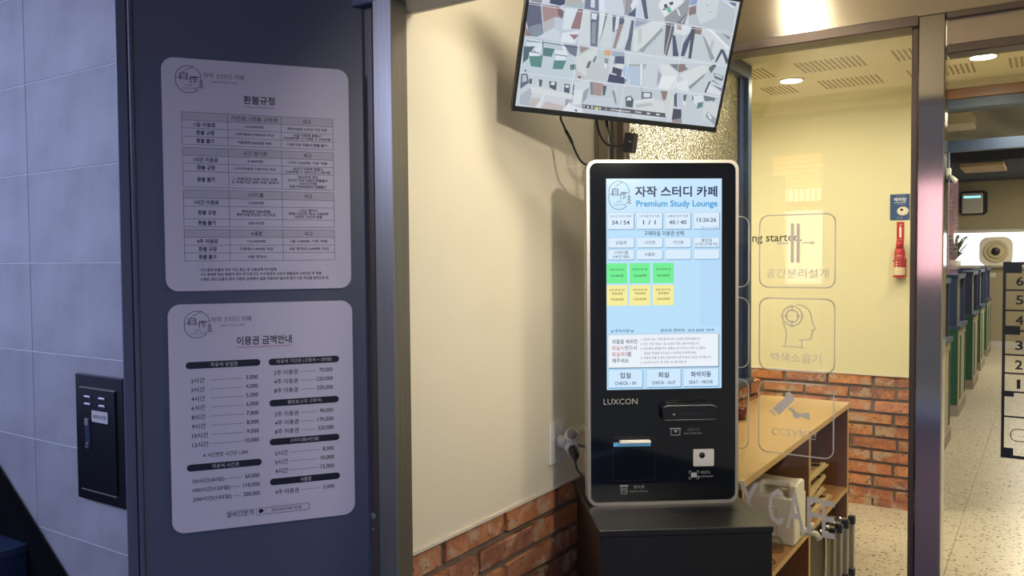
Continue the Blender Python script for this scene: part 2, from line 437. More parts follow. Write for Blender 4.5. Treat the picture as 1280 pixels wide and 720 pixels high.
# ------------------------------------------------------------------ mesh helpers
def link(name, me, material=None, parent=None, loc=(0, 0, 0), rot=None):
    o = bpy.data.objects.new(name, me); COL.objects.link(o); o.location = loc
    if rot is not None: o.rotation_euler = rot
    if material and me is not None and not me.materials: me.materials.append(MATS[material])
    if parent is not None: o.parent = parent
    return o
def from_bm(name, bm, material, parent=None, smooth=False, **k):
    me = bpy.data.meshes.new(name); bm.normal_update(); bm.to_mesh(me); bm.free()
    if smooth:
        for p in me.polygons: p.use_smooth = True
    return link(name, me, material, parent, **k)
def add_box(bm, x0, x1, y0, y1, z0, z1, bev=0.0, seg=1, M=None):
    r = bmesh.ops.create_cube(bm, size=1.0); vs = r['verts']
    for v in vs: v.co = Vector(((x0 + x1) / 2 + v.co.x * (x1 - x0), (y0 + y1) / 2 + v.co.y * (y1 - y0), (z0 + z1) / 2 + v.co.z * (z1 - z0)))
    if M is not None:
        for v in vs: v.co = M @ v.co
    if bev:
        es = list({e for v in vs for e in v.link_edges})
        bmesh.ops.bevel(bm, geom=es, offset=bev, segments=seg, affect='EDGES', profile=0.5)
def box(name, x0, x1, y0, y1, z0, z1, material, parent=None, bev=0.0, seg=1, M=None, **k):
    bm = bmesh.new(); add_box(bm, x0, x1, y0, y1, z0, z1, bev, seg, M); return from_bm(name, bm, material, parent, **k)
def rr_pts(x0, z0, x1, z1, r, n=6):
    P = []
    for cx, cz, a in ((x1 - r, z1 - r, 0), (x0 + r, z1 - r, 90), (x0 + r, z0 + r, 180), (x1 - r, z0 + r, 270)):
        for i in range(n + 1):
            t = R(a + 90 * i / n); P.append((cx + r * math.cos(t), cz + r * math.sin(t)))
    return P
def add_prism(bm, pts, y0, y1, ax='y', bev=0):
    """extrude a 2-D outline (x,z) along y (or (y,z) along x, (x,y) along z)"""
    def P(a, b, t): return (a, t, b) if ax == 'y' else ((t, a, b) if ax == 'x' else (a, b, t))
    A = [bm.verts.new(P(a, b, y0)) for a, b in pts]; B = [bm.verts.new(P(a, b, y1)) for a, b in pts]; n = len(pts)
    f = [bm.faces.new(A), bm.faces.new(B[::-1])]
    for i in range(n): f.append(bm.faces.new((A[i], B[i], B[(i + 1) % n], A[(i + 1) % n])))
    bmesh.ops.recalc_face_normals(bm, faces=f)
def prism(name, pts, y0, y1, material, parent=None, ax='y', **k):
    bm = bmesh.new(); add_prism(bm, pts, y0, y1, ax); return from_bm(name, bm, material, parent, **k)
def add_tube(bm, pts, r, n=8, cap=True, closed=False):
    pts = [Vector(p) for p in pts]; rings = []; N = len(pts); ref = None
    for i, p in enumerate(pts):
        if closed: t = (pts[(i + 1) % N] - pts[i - 1]).normalized()
        else: t = ((pts[min(i + 1, N - 1)] - pts[max(i - 1, 0)])).normalized()
        if ref is None: ref = Vector((0, 0, 1)) if abs(t.z) < 0.9 else Vector((1, 0, 0))
        s = t.cross(ref).normalized(); u = s.cross(t).normalized(); ref = u
        rad = r[i] if isinstance(r, (list, tuple)) else r
        rings.append([bm.verts.new(p + (s * math.cos(2 * PI * k / n) + u * math.sin(2 * PI * k / n)) * rad) for k in range(n)])
    for i in range(N if closed else N - 1):
        a, b = rings[i], rings[(i + 1) % N]
        for k in range(n): bm.faces.new((a[k], a[(k + 1) % n], b[(k + 1) % n], b[k]))
    if cap and not closed: bm.faces.new(rings[0][::-1]); bm.faces.new(rings[-1])
def tube(name, pts, r, material, parent=None, n=8, closed=False, **k):
    bm = bmesh.new(); add_tube(bm, pts, r, n, closed=closed); return from_bm(name, bm, material, parent, smooth=True, **k)
def smooth_path(pts, k=6):
    P = [Vector(p) for p in pts]; out = []
    for i in range(len(P) - 1):
        a, b, c, d = P[max(i - 1, 0)], P[i], P[i + 1], P[min(i + 2, len(P) - 1)]
        for j in range(k):
            t = j / k; out.append(0.5 * ((2 * b) + (c - a) * t + (2 * a - 5 * b + 4 * c - d) * t * t + (3 * b - a - 3 * c + d) * t ** 3))
    out.append(P[-1]); return out
def add_lathe(bm, prof, n=24, cx=0, cy=0, cz=0):
    rings = []
    for r, z in prof: rings.append([bm.verts.new((cx + r * math.cos(2 * PI * k / n), cy + r * math.sin(2 * PI * k / n), cz + z)) for k in range(n)])
    for a, b in zip(rings, rings[1:]):
        for k in range(n): bm.faces.new((a[k], a[(k + 1) % n], b[(k + 1) % n], b[k]))
    bm.faces.new(rings[0][::-1]); bm.faces.new(rings[-1])
def lathe(name, prof, material, parent=None, n=24, M=None, **k):
    bm = bmesh.new(); add_lathe(bm, prof, n)
    if M is not None: bm.transform(M)
    return from_bm(name, bm, material, parent, smooth=True, **k)
def thing(name, label, cat, loc=(0, 0, 0), rz=0.0, group=None, M=None):
    o = bpy.data.objects.new(name, None); COL.objects.link(o); o.empty_display_size = 0.1
    if M is not None: o.matrix_world = M
    else: o.location = loc; o.rotation_euler = (0, 0, rz)
    return tag(o, label, cat, group)
def tag(o, label, cat, group=None):
    o['label'] = label; o['category'] = cat
    if group: o['group'] = group
    return o
def structure(o): o['kind'] = 'structure'; return o
def stuff(o): o['kind'] = 'stuff'; return o

# ------------------------------------------------------------------ flat print: lettering, tables, screens (real geometry, mm, z measured down)
GLY = {}; WANT = set(); QUEUE = []
def batch_glyphs():
    """all strings of one weight go through one text curve, a line each, and are cut apart by height"""
    for bold in sorted({b for _, b in WANT}):
        L = sorted({t for t, b in WANT if b == bold})
        c = bpy.data.curves.new('text', 'FONT'); c.body = '\n'.join(L); c.resolution_u = 2; c.offset = bold; c.fill_mode = 'FRONT'; c.space_line = 4.0
        o = bpy.data.objects.new('text', c); me = o.to_mesh(); V = [(v.co.x, v.co.y) for v in me.vertices]; P = [tuple(p.vertices) for p in me.polygons]
        pitch = 4.0
        rows = {}
        for f in P: rows.setdefault(int(round((0.35 - V[f[0]][1]) / pitch)), []).append(f)
        for k, t in enumerate(L):
            fs = rows.get(k, []); ids = sorted({i for f in fs for i in f}); mp = {i: n for n, i in enumerate(ids)}
            v = [(V[i][0], V[i][1] + pitch * k) for i in ids] or [(0, 0), (1, 1)]
            xs = [a for a, _ in v]; ys = [b for _, b in v]
            GLY[(t, bold)] = (v, [tuple(mp[i] for i in f) for f in fs], min(xs), max(xs), min(ys), max(ys))
        o.to_mesh_clear(); bpy.data.objects.remove(o); bpy.data.curves.remove(c)
class Print:
    def __init__(s): s.V = []; s.F = []; s.C = []; s.T = []; s.n = 0; s.step = 0.03
    def layer(s): s.n += 1
    def poly(s, pts, col, lay=True):
        if lay: s.n += 1
        b = len(s.V); c = lin(col)
        for x, z in pts: s.V.append((x, s.n * s.step, z)); s.C.append(c)
        s.F.append(tuple(range(b, b + len(pts))))
    def rect(s, x0, z0, x1, z1, col, lay=True): s.poly([(x0, z0), (x1, z0), (x1, z1), (x0, z1)], col, lay)
    def rrect(s, x0, z0, x1, z1, r, col): s.poly(rr_pts(x0, z0, x1, z1, r), col)
    def line(s, pts, w, col, closed=False):
        s.n += 1; n = len(pts)
        for i in range(n if closed else n - 1):
            (x0, z0), (x1, z1) = pts[i], pts[(i + 1) % n]; dx, dz = x1 - x0, z1 - z0; l = math.hypot(dx, dz) or 1; nx, nz = -dz / l * w / 2, dx / l * w / 2
            e = w * 0.25; ex, ez = dx / l * e, dz / l * e
            s.poly([(x0 + nx - ex, z0 + nz - ez), (x1 + nx + ex, z1 + nz + ez), (x1 - nx + ex, z1 - nz + ez), (x0 - nx - ex, z0 - nz - ez)], col, False)
    def box(s, x0, z0, x1, z1, w, col): s.line([(x0, z0), (x1, z0), (x1, z1), (x0, z1)], w, col, True)
    def rbox(s, x0, z0, x1, z1, r, w, col): s.line(rr_pts(x0, z0, x1, z1, r), w, col, True)
    def ring(s, cx, cz, rx, rz, w, col, n=28, a0=0, a1=360):
        s.line([(cx + rx * math.cos(R(a0 + (a1 - a0) * i / n)), cz + rz * math.sin(R(a0 + (a1 - a0) * i / n))) for i in range(n + 1)], w, col)
    def disc(s, cx, cz, rx, rz, col, n=20): s.poly([(cx + rx * math.cos(2 * PI * i / n), cz + rz * math.sin(2 * PI * i / n)) for i in range(n)], col)
    def text(s, body, x0, x1, zc, h, col, bold=0.0):
        s.n += 1; WANT.add((body, 0.0)); s.T.append((body, x0, x1, zc, h, lin(col), bold, s.n))
    def build(s, name, parent, material='print', y=0.0, off=(0, 0)):
        me = bpy.data.meshes.new(name); QUEUE.append((s, me, y, off)); return link(name, me, material, parent)
    def fill(s, me, y, off):
        for body, x0, x1, zc, h, c, bold, n in s.T:
            V, Fc, a0, a1, b0, b1 = GLY[(body, 0.0)]; sx = (x1 - x0) / (a1 - a0); sz = h / (b1 - b0)
            for kk, (ox, oz) in enumerate(((0, 0),) if bold < 0.005 else ((-1, -1), (1, -1), (-1, 1), (1, 1))):   # heavier strokes: the letters overprinted with a small shift
                b = len(s.V)
                for x, q in V: s.V.append((x0 + (x - a0 + ox * bold * 0.8) * sx, n * s.step + kk * 0.006, zc - (q - (b0 + b1) / 2 + oz * bold * 0.8) * sz)); s.C.append(c)
                for f in Fc: s.F.append(tuple(b + i for i in f))
        me.from_pydata([((x + off[0]) / 1000, y - (0.25 + l) / 1000, (off[1] - z) / 1000) for x, l, z in s.V], [], s.F)
        ca = me.color_attributes.new('col', 'FLOAT_COLOR', 'POINT')
        ca.data.foreach_set('color', [q for c in s.C for q in c])
        bm = bmesh.new(); bm.from_mesh(me)
        for f in bm.faces:
            f.normal_update()
            if f.normal.y > 0: f.normal_flip()
        bm.to_mesh(me); bm.free()
def logo(p, x, z, w, h, col):
    """round emblem: ring, two hanja, a fir tree, the cafe name"""
    cx = x + w * 0.45; r = w * 0.45; t = w * 0.022
    p.line([(cx - r, z + h * .38)] + [(cx + r * math.cos(R(a)), z + r - r * math.sin(R(a))) for a in range(175, -1, -15)] + [(cx + r, z + h * .40)], t, col)
    p.line([(cx - r, z + h * .44)] + [(cx - r * math.cos(R(a)), z + h - r - r * -math.sin(R(a))) for a in range(0, 141, 14)], t, col)
    p.line([(cx - r, z + h * .44), (cx - r * .55, z + h * .44)], t, col); p.line([(cx + r * .2, z + h * .40), (cx + r, z + h * .40)], t, col)
    p.line([(x + w * .30, z + h * .18), (x + w * .62, z + h * .02)], t, col)
    p.text('自', x + w * .14, x + w * .42, z + h * .37, h * .30, col); p.text('作', x + w * .47, x + w * .78, z + h * .50, h * .28, col)
    for i in range(3):
        zz = z + h * (.52 + .1 * i); q = w * (.07 + .02 * i)
        p.line([(x + w * .89 - q, zz + h * .07), (x + w * .89, zz), (x + w * .89 + q, zz + h * .07)], t, col)
    p.line([(x + w * .89, z + h * .45), (x + w * .89, z + h * .82)], t, col)
    p.text('자작', x + w * .34, x + w * .58, z + h * .72, h * .07, col); p.text('스터디 카페', x + w * .20, x + w * .74, z + h * .83, h * .07, col)

# ================================================================== THE SETTING
GY = 2.5; BY = 5.263; CZ = 2.472; WX = -1.284
# floor with its tiles
fl = structure(box('floor', -3.4, 2.2, 2.4, 16.0, -0.12, -0.006, 'mortar'))
tm = None
for j in range(22):
    for i in range(-4, 4):
        x0 = -0.395 + 0.6 * i; y0 = 2.57 + 0.6 * j
        if tm is None:
            o = box('floor_tile', 0.0012, 0.5988, 0.0012, 0.5988, -0.006, 0.0, 'terrazzo', fl); tm = o.data
        else: o = link('floor_tile', tm, None, fl)
        o.location = (x0, y0, 0)
pv = structure(box('floor_entrance', -6, 4, -4.2, 2.4, -0.12, 0.0, 'granite'))
# ceilings
ce = structure(box('ceiling', -2.9, 1.6, 2.56, 5.32, CZ, CZ + 0.06, 'ceiling_white'))
sl = None
for bx in (-1.55, -1.09, -0.64, -0.18):
    for by, n in ((4.26, 13), (4.76, 13)):
        for i in range(n):
            if bx == -1.55 and i < 6: continue
            if sl is None: o = box('ceiling_slot', 0, 0.011, 0, 0.25, -0.0012, 0.001, 'slot_shade', ce); sl = o.data  # thin raised strips; the dark of the openings is put into the colour
            else: o = link('ceiling_slot', sl, None, ce)
            o.location = (bx + 0.0245 * i, by, CZ)
structure(box('ceiling_entrance', -3.6, 2.2, -1.2, 1.40, 2.62, 2.74, 'tan_panel'))
structure(box('ceiling_vestibule', -1.5, 2.2, 1.40, 2.56, CZ, CZ + 0.06, 'ceiling_white'))
structure(box('ceiling_corridor', -3.0, 1.7, 5.32, 16.0, 2.9, 3.0, 'concrete'))
# bricks
def brick_mesh(k):
    rnd = random.Random(k); bm = bmesh.new(); add_box(bm, -0.5, 0.5, -0.5, 0.5, -0.5, 0.5)
    bmesh.ops.bevel(bm, geom=list(bm.edges), offset=0.05, segments=1, affect='EDGES')
    for v in bm.verts:
        v.co += Vector((rnd.uniform(-.012, .012), rnd.uniform(-.07, .07), rnd.uniform(-.055, .055)))
    me = bpy.data.meshes.new('brick'); bm.to_mesh(me); bm.free(); me.materials.append(MATS['old_brick']); return me
BR = [brick_mesh(k) for k in range(6)]
def lay_bricks(parent, axis, face, a0, a1, ztop, rows, out, joints=None, pitch=0.272):
    """one course per 75 mm from ztop down; bricks are parts of the wall"""
    for r in range(rows):
        z = ztop - 0.0755 * r - 0.031
        if z < 0.0: continue
        h = 0.058 * random.uniform(0.95, 1.04)
        st = (joints if joints is not None else 0) + (pitch / 2 if r % 2 else 0) + random.uniform(-.015, .015)
        k0 = math.floor((a0 - st) / pitch) - 1
        for k in range(k0, k0 + 40):
            b0 = st + k * pitch + 0.007 + random.uniform(-.003, .003); b1 = b0 + pitch - 0.018
            c0, c1 = max(b0, a0), min(b1, a1)
            if c1 - c0 < 0.025: continue
            o = link('brick', random.choice(BR), None, parent); th = 0.03; pr = random.uniform(-.003, .003)
            zz = max(z, 0.02)
            if axis == 'y': o.location = (face - out * (th / 2) + out * pr, (c0 + c1) / 2, zz); o.rotation_euler = (random.uniform(-.006, .006), 0, PI / 2); o.scale = (c1 - c0, th, h)
            else: o.location = ((c0 + c1) / 2, face - out * (th / 2) + out * pr, zz); o.rotation_euler = (0, random.uniform(-.006, .006), 0); o.scale = (c1 - c0, th, h)
# cream wall on the left of the vestibule
wl = structure(box('wall_left', -1.46, WX, 1.455, 2.47, 0.787, CZ, 'cream_wall'))
box('brick_bed', -1.46, WX - 0.012, 1.455, 2.47, 0.0, 0.787, 'mortar', wl)
prism('caulk_line', [(1.46, 0.783), (2.47, 0.783), (2.47, 0.791), (1.46, 0.791)], WX - 0.002, WX + 0.006, 'caulk', wl, ax='x')
lay_bricks(wl, 'y', WX + 0.004, 1.46, 2.49, 0.782, 10, 1, joints=1.641, pitch=0.286)
# back wall with its brick wainscot
wb = structure(box('wall_back', -2.9, -0.60, BY, BY + 0.12, 0.79, CZ + 0.02, 'cream_inner'))
box('brick_bed', -2.9, -0.60, BY + 0.008, BY + 0.12, 0.0, 0.79, 'mortar', wb)
lay_bricks(wb, 'x', BY - 0.004, -1.75, -0.605, 0.787, 11, -1, joints=-0.88, pitch=0.262)
prism('caulk_line', [(-1.75, 0.787), (-0.60, 0.787), (-0.60, 0.796), (-1.75, 0.796)], BY - 0.008, BY, 'caulk', wb)
prism('cove', [(BY, 2.385), (BY, CZ + 0.02), (BY - 0.08, CZ + 0.02), (BY - 0.08, CZ - 0.002), (BY - 0.045, CZ - 0.010), (BY - 0.018, CZ - 0.034)], -1.9, -0.60, 'cream_inner', wb, ax='x')
# low wall and textured window on the left of the inner room
hw = structure(box('wall_low', -1.42, -1.295, 2.545, 4.33, 0.0, 0.845, 'mortar'))
lay_bricks(hw, 'y', -1.272, 2.56, 4.33, 0.855, 11, 1, joints=2.6, pitch=0.262)
for r in range(2):
    for k in range(1):
        o = link('brick', BR[k], None, hw); o.location = (-1.35, 4.335, 0.823 - 0.0755 * r); o.scale = (0.13, 0.04, 0.062)
wn = structure(link('window_1', None))
box('sill', -1.34, -1.262, 2.56, 4.19, 0.855, 0.885, 'navy_frame', wn, 0.003)
box('post', -1.335, -1.275, 4.135, 4.185, 0.885, CZ, 'navy_frame', wn, 0.003)
box('post', -1.335, -1.275, 2.56, 2.66, 0.885, CZ, 'navy_frame', wn, 0.003)
box('head_rail', -1.335, -1.275, 2.66, 4.135, 2.40, CZ, 'navy_frame', wn, 0.003)
box('inner_stile', -1.325, -1.300, 4.085, 4.135, 0.885, 2.40, 'navy_panel', wn, 0.003)
box('textured_pane', -1.322, -1.314, 2.66, 4.085, 0.885, 2.40, 'textured_glass', wn)
# room beyond the textured window
structure(box('wall_side', -2.95, -2.85, 2.4, BY, 0, CZ, 'cream_inner'))
structure(box('wall_partition', -2.9, -1.335, 2.46, 2.545, 0, CZ, 'cream_inner'))
structure(box('wall_right', 1.6, 1.7, 1.4, 16.0, 0, 3.0, 'cream_inner'))
structure(box('wall_corridor', -2.95, -2.85, BY, 16.0, 0, 3.0, 'cream_inner'))
# stainless fascia, column, transom
fa = structure(box('trim_1', -1.175, 1.6, GY - 0.03, GY + 0.05, 2.146, CZ, 'fascia_steel'))
box('lower_edge', -1.175, -0.302, GY - 0.045, GY + 0.05, 2.117, 2.146, 'trim_dark', fa, 0.002)
box('lower_edge', -0.234, 1.6, GY - 0.045, GY + 0.05, 2.124, 2.142, 'trim_dark', fa, 0.002)
tr = structure(box('trim_2', -0.234, 1.6, GY - 0.03, GY + 0.04, 2.058, 2.124, 'fascia_steel'))
box('lower_edge', -0.234, 1.6, GY - 0.04, GY + 0.04, 2.034, 2.058, 'trim_dark', tr, 0.002)
cl = structure(box('column', -0.301, -0.2355, GY - 0.045, GY + 0.03, 0.0, 2.142, 'mirror_steel', bev=0.003))
box('glazing_stop', -0.318, -0.301, GY - 0.03, GY + 0.02, 0, 2.12, 'trim_dark', cl, 0.002)
# aluminium jamb where the glazing meets the cream wall
aj = structure(box('trim_3', -1.262, -1.222, GY - 0.045, GY + 0.04, 0, CZ, 'alu', bev=0.003))
box('glazing_bead', -1.284, -1.268, GY - 0.03, GY + 0.03, 0, CZ, 'alu', aj, 0.002)
box('glazing_bead', -1.268, -1.262, GY - 0.015, GY + 0.03, 0, CZ, 'gap_black', aj)
box('glazing_bead', -1.222, -1.200, GY - 0.02, GY + 0.02, 0, CZ, 'alu', aj, 0.002)
box('glazing_bead', -1.200, -1.176, GY - 0.03, GY + 0.02, 0, CZ, 'trim_dark', aj, 0.002)
# clear panes
pane = structure(box('window_2', -1.18, -0.315, GY - 0.005, GY + 0.005, 0.0, 2.12, 'filmed_glass'))
dpane = structure(box('door_1', -0.232, 0.85, GY - 0.005, GY + 0.005, 0.01, 2.04, 'clear_glass'))
# steel jamb, header and facade wall of the outer doorway
jb = structure(box('door_2', -1.292, -1.236, 1.40, 1.455, 0, 2.10, 'jamb_steel', bev=0.002))
box('groove', -1.315, -1.292, 1.43, 1.455, 0, 2.10, 'gap_black', jb)
box('lock_face', -1.354, -1.315, 1.425, 1.46, 0, 2.10, 'jamb_brown', jb, 0.003)
lathe('bolt_hole', [(0.009, 0), (0.009, 0.002), (0.006, 0.0025)], 'silver', jb, 16, Matrix.Translation((-1.334, 1.4265, 0.893)) @ Matrix.Rotation(PI / 2, 4, 'X'))
lathe('bolt_hole', [(0.0045, 0), (0.0045, 0.002)], 'grey_plastic', jb, 12, Matrix.Translation((-1.334, 1.4265, 0.862)) @ Matrix.Rotation(PI / 2, 4, 'X'))
box('header', -1.36, 1.6, 1.40, 1.518, 2.085, 2.62, 'navy_paint', jb, 0.003); box('header_inner_face', -1.284, 1.6, 1.518, 1.53, 2.087, CZ, 'cream_wall', jb)
# tiled facade wall
tw = structure(box('wall_front', -4.6, -1.40, 1.428, 1.56, 0, 2.74, 'tile_grout'))
tlm = None
for j in range(9):
    for i in range(-4, 2):
        x0 = -2.285 + 0.6 * i
        if x0 + 0.6 > -1.0: continue
        if tlm is None: o = box('wall_tile', 0.0015, 0.5985, -0.003, 0.0, 0.0015, 0.2985, 'wall_tile', tw, 0.0008); tlm = o.data
        else: o = link('wall_tile', tlm, None, tw)
        if x0 > -1.7: o.scale.x = 0.49
        o.location = (x0, 1.428, 0.3 * j)
# outer surroundings
structure(box('wall_entrance_left', -4.7, -4.6, -1.2, 1.5, 0, 1.0, 'navy_dark'))
structure(box('wall_entrance_right', 2.2, 2.3, -1.2, 2.5, 0, 2.74, 'cream_inner'))
gr = structure(box('ground', -14, 14, -14, -4.2, -0.14, -0.02, 'asphalt'))
# far end of the corridor
we = structure(box('wall_end', -3.0, 1.7, 15.5, 15.6, 0, 3.0, 'end_wall'))
wg = structure(box('window_3', -1.36, 1.2, 15.47, 15.5, 1.34, 1.87, 'window_glow'))
box('frame', -1.36, 1.2, 15.44, 15.5, 1.87, 1.92, 'white_plastic', wg); box('frame', -1.36, 1.2, 15.42, 15.5, 1.30, 1.34, 'white_plastic', wg)
box('skirting', -3, 1.6, 15.46, 15.5, 0, 0.1, 'white_plastic', we)

hd = structure(box('trim_4', -0.60, 1.6, 5.20, 5.32, 2.373, 2.430, 'beam_wood', bev=0.002))
box('navy_head', -0.60, 1.6, 5.21, 5.32, 2.318, 2.373, 'navy_frame', hd, 0.002)
box('cream_head', -0.60, 1.6, 5.22, 5.32, 2.430, 2.48, 'ceiling_white', hd)
box('upper_infill', -3.0, 1.6, 5.32, 5.36, CZ, 2.95, 'cream_inner', hd)
structure(box('trim_5', -2.8, 1.6, 8.60, 8.70, 2.462, 2.56, 'navy_frame'))
structure(box('ceiling_soffit', -2.8, 1.6, 12.2, 15.5, 2.72, 2.86, 'dark_ceiling'))

# ================================================================== THINGS
# ---- lamps
for (x, y), lb in (((-1.197, 4.64), 'round downlight glowing in the ceiling left of the steel column'), ((-0.281, 4.635), 'round downlight glowing in the ceiling right of the steel column')):
    t = thing('downlight', lb, 'ceiling light', (x, y, CZ), group='round ceiling downlights')
    lathe('rim', [(0.068, -0.001), (0.068, -0.005), (0.058, -0.006)], 'ceiling_white', t, 28)
    lathe('diffuser', [(0.056, -0.0065), (0.056, -0.008), (0.03, -0.009)], 'lamp_glow', t, 28)
    l = light('downlight_beam', 'AREA', (0, 0, -0.02), 6, WARM, 0.1); l.parent = t
t = thing('linear_lamp', 'long slim lamp on the vestibule ceiling above the monitor', 'ceiling light', (-0.76, 1.80, CZ))
box('housing', -0.045, 0.045, -0.24, 0.24, -0.045, 0, 'white_plastic', t, 0.004); box('diffuser', -0.03, 0.03, -0.22, 0.22, -0.05, -0.045, 'lamp_glow', t)

# ---- navy door leaf and its two notices
TH = R(53.8); LD = Vector((math.cos(TH), math.sin(TH), 0)); HP = Vector((-1.325, 1.44, 0))
O = HP - LD * 0.547
t = thing('steel_door_leaf', 'open navy steel door leaf carrying two white notices', 'door', O, TH)
L_ = 0.547
box('panel', 0.035, L_ - 0.012, 0.003, 0.045, 0.01, 2.45, 'navy_paint', t)
box('stile', 0.0, 0.022, 0.0, 0.05, 0.01, 2.45, 'navy_paint', t, 0.002)
box('stile_bead', 0.024, 0.034, -0.003, 0.04, 0.01, 2.45, 'navy_paint', t, 0.003)

def board(name, label, u0, u1, z0, z1):
    o = thing(name, label, 'notice', HP - LD * u0 + Vector((LD.y, -LD.x, 0)) * 0.0 + Vector((0, 0, z0)), TH)
    Wd, Hd = (u0 - u1), (z1 - z0)
    bm = bmesh.new(); add_prism(bm, rr_pts(0, 0, Wd, Hd, 0.026, 8), -0.004, 0.003); from_bm('board', bm, 'white_board', o)
    return o, Wd * 1000, Hd * 1000
INK = '1e2034'
# refund rules
sA, Wd, Hd = board('notice_board', 'upper white notice with a four-part refund table on the navy door leaf', 0.459, 0.061, 1.436, 1.939)
p = Print(); logo(p, 28, 16, 58, 58, '333348'); p.build('emblem', sA, y=-0.004, off=(0, Hd))
p = Print(); p.text('자작 스터디 카페', 84, 168, 34, 12, '3c3c50'); p.text('JAJAK STUDY CAFE', 101, 154, 47.5, 5, '3c3c50')
p.build('cafe_name', sA, y=-0.004, off=(0, Hd)); p = Print(); p.text('환불규정', 167, 233, 82, 18, INK, 0.02); p.build('heading_text', sA, y=-0.004, off=(0, Hd)); p = Print(); p.rect(167, 97, 233, 98.2, 'b05a60'); p.build('red_underline', sA, y=-0.004, off=(0, Hd))
def table(z0, rows, hdr, cells):
    p = Print()
    xs = (39, 132.5, 246, 361); zs = [z0] + rows
    p.rect(39, z0, 361, rows[0], 'c6c2d6')
    for z in zs: p.rect(39, z - .4, 361, z + .4, '55566a')
    for x in xs: p.rect(x - .4, z0, x + .4, rows[-1], '55566a')
    zc = (z0 + rows[0]) / 2
    for i, s in enumerate(hdr):
        if s: n = len(s); c = (189, 303.5)[i]; p.text(s, c - n * 4.1, c + n * 4.1, zc, 10, '2a2a3e', 0.012)
    for k, row in enumerate(cells):
        zc = (zs[k + 1] + zs[k + 2]) / 2; a = row[0]; n = len(a); p.text(a, 86 - n * 3.6, 86 + n * 3.6, zc, 10, INK, 0.018)
        for c, s in zip((189, 303.5), row[1:]):
            ls = s.split('\n')
            for q, tx in enumerate(ls):
                if tx:
                    n = len(tx); wd = min(n * 2.75, 52 if c > 200 else 50); p.text(tx, c - wd, c + wd, zc + (q - (len(ls) - 1) / 2) * 7.2, 6.6, '33334a', 0.012)
    p.build('refund_table', sA, y=-0.004, off=(0, Hd))
table(115, [132.5, 149.5, 167.5, 185], ['기간권, 1인실 고정권', '비고'],
      [['1일 이용료', '10,000원', '하루이용권 12시간 기준 적용'], ['환불 규정', '(1일이용료×사용일수) 차감', '10일 이용후 환불시\n10,000원 × 10일 = 10만원'], ['환불 불가', '이용권의 50%이상 사용', '14일 이상 이용시 환불 불가']])
table(191.5, [208.5, 225.5, 243, 277], ['시간 정기권', '비고'],
      [['1시간 이용료', '2,000원', '1시간 2,000원 기준 적용'], ['환불 규정', '(1시간이용료 사용시간) 차감', '20시간 이용후 환불시\n2,000원 × 20시간= 4만원'], ['환불 불가', '1. 이용권의 50% 이상 사용\n2. 유효기간 50% 이상 경과시', '50시간의 경우\n25시간 이상 이용시 환불불가\n15시간 이용\n유효기간50%경과시 환불불가']])
table(283, [301, 318, 346, 363], ['스터디룸', '비고'],
      [['1시간 이용료', '7,000원', ''], ['환불 규정', '예약일전 100%환불\n예약 당일 시간전-1시간차감', '1시간 예약시\n당일 시간전 취소 7,000원\n차감후 1시간만 환불'], ['환불 불가', '당일1시간전', '']])
table(369, [386, 403, 420, 437.5], ['사물함', '비고'],
      [['4주 이용료', '10,000원', '1일 1,000원 기준 적용'], ['환불 규정', '이용일×1,000원 차감', '4일 경과시 4,000원 차감'], ['환불 불가', '10일 경과시', '']])
p = Print()
p.text('- 카드결제 환불의 경우 카드 취소 후 사용금액 카드결제', 66, 230, 457.5, 7, INK, 0.015)
p.text('- 카드결제후 현금 환불의 경우 부가세,카드 수수료등의 사유로 환불금의 15%차감 후 환불', 66, 330, 467.5, 7, INK, 0.015)
p.text('- 이벤트 할인 상품의 경우 이벤트 금액에서 일할 적용되지 않으며 정가 기준 차감을 원칙으로 함', 66, 346, 478, 7, INK, 0.015)
p.build('footnote_text', sA, y=-0.004, off=(0, Hd))
# price list
sB, Wd, Hd = board('price_board', 'lower white notice with the two-column price list on the navy door leaf', 0.457, 0.060, 0.905, 1.407)
p = Print(); logo(p, 33, 15, 58, 59, '333348'); p.build('emblem', sB, y=-0.004, off=(0, Hd))
p = Print(); p.text('자작 스터디 카페', 88, 172, 35, 12, '3c3c50'); p.text('JAJAK STUDY CAFE', 106, 158, 49, 5, '3c3c50')
p.build('cafe_name', sB, y=-0.004, off=(0, Hd)); p = Print(); p.text('이용권 금액안내', 141, 259, 84, 19, INK, 0.02); p.build('heading_text', sB, y=-0.004, off=(0, Hd)); p = Print(); p.rect(141, 98, 259, 99.2, 'b05a60'); p.build('red_underline', sB, y=-0.004, off=(0, Hd))
for x0, x1, zc, s, a, b in ((34, 190, 134, '자유석 당일권', 85, 141), (208, 365, 135, '자유석 기간권 (고정석 + 2만원)', 225, 348), (208, 363, 228.5, '몰입실 (1인 고정석)', 248, 324),
                            (207, 363, 317, '스터디룸(4인실)', 252, 316), (206, 363, 408, '사물함', 273, 298), (32, 189, 359.5, '자유석 시간권', 84, 140)):
    p = Print(); p.rrect(x0, zc - 7.6, x1, zc + 7.6, 7.4, '17182c'); p.text(s, a, b, zc, 9.5, 'c9c8d8', 0.01); p.build('section_heading', sB, y=-0.004, off=(0, Hd))
def row(x0, n, s, x1, price, z, l0=None):
    p = Print()
    p.text(s, x0, x0 + n, z, 11.5, INK, 0.012); wp = 5.1 * len(price); p.text(price, x1 - wp, x1, z - .5, 10.5, INK, 0.012)
    p.rect((l0 or x0 + n + 9), z - .35, x1 - wp - 6, z + .35, '44455c'); p.build('price_row', sB, y=-0.004, off=(0, Hd))
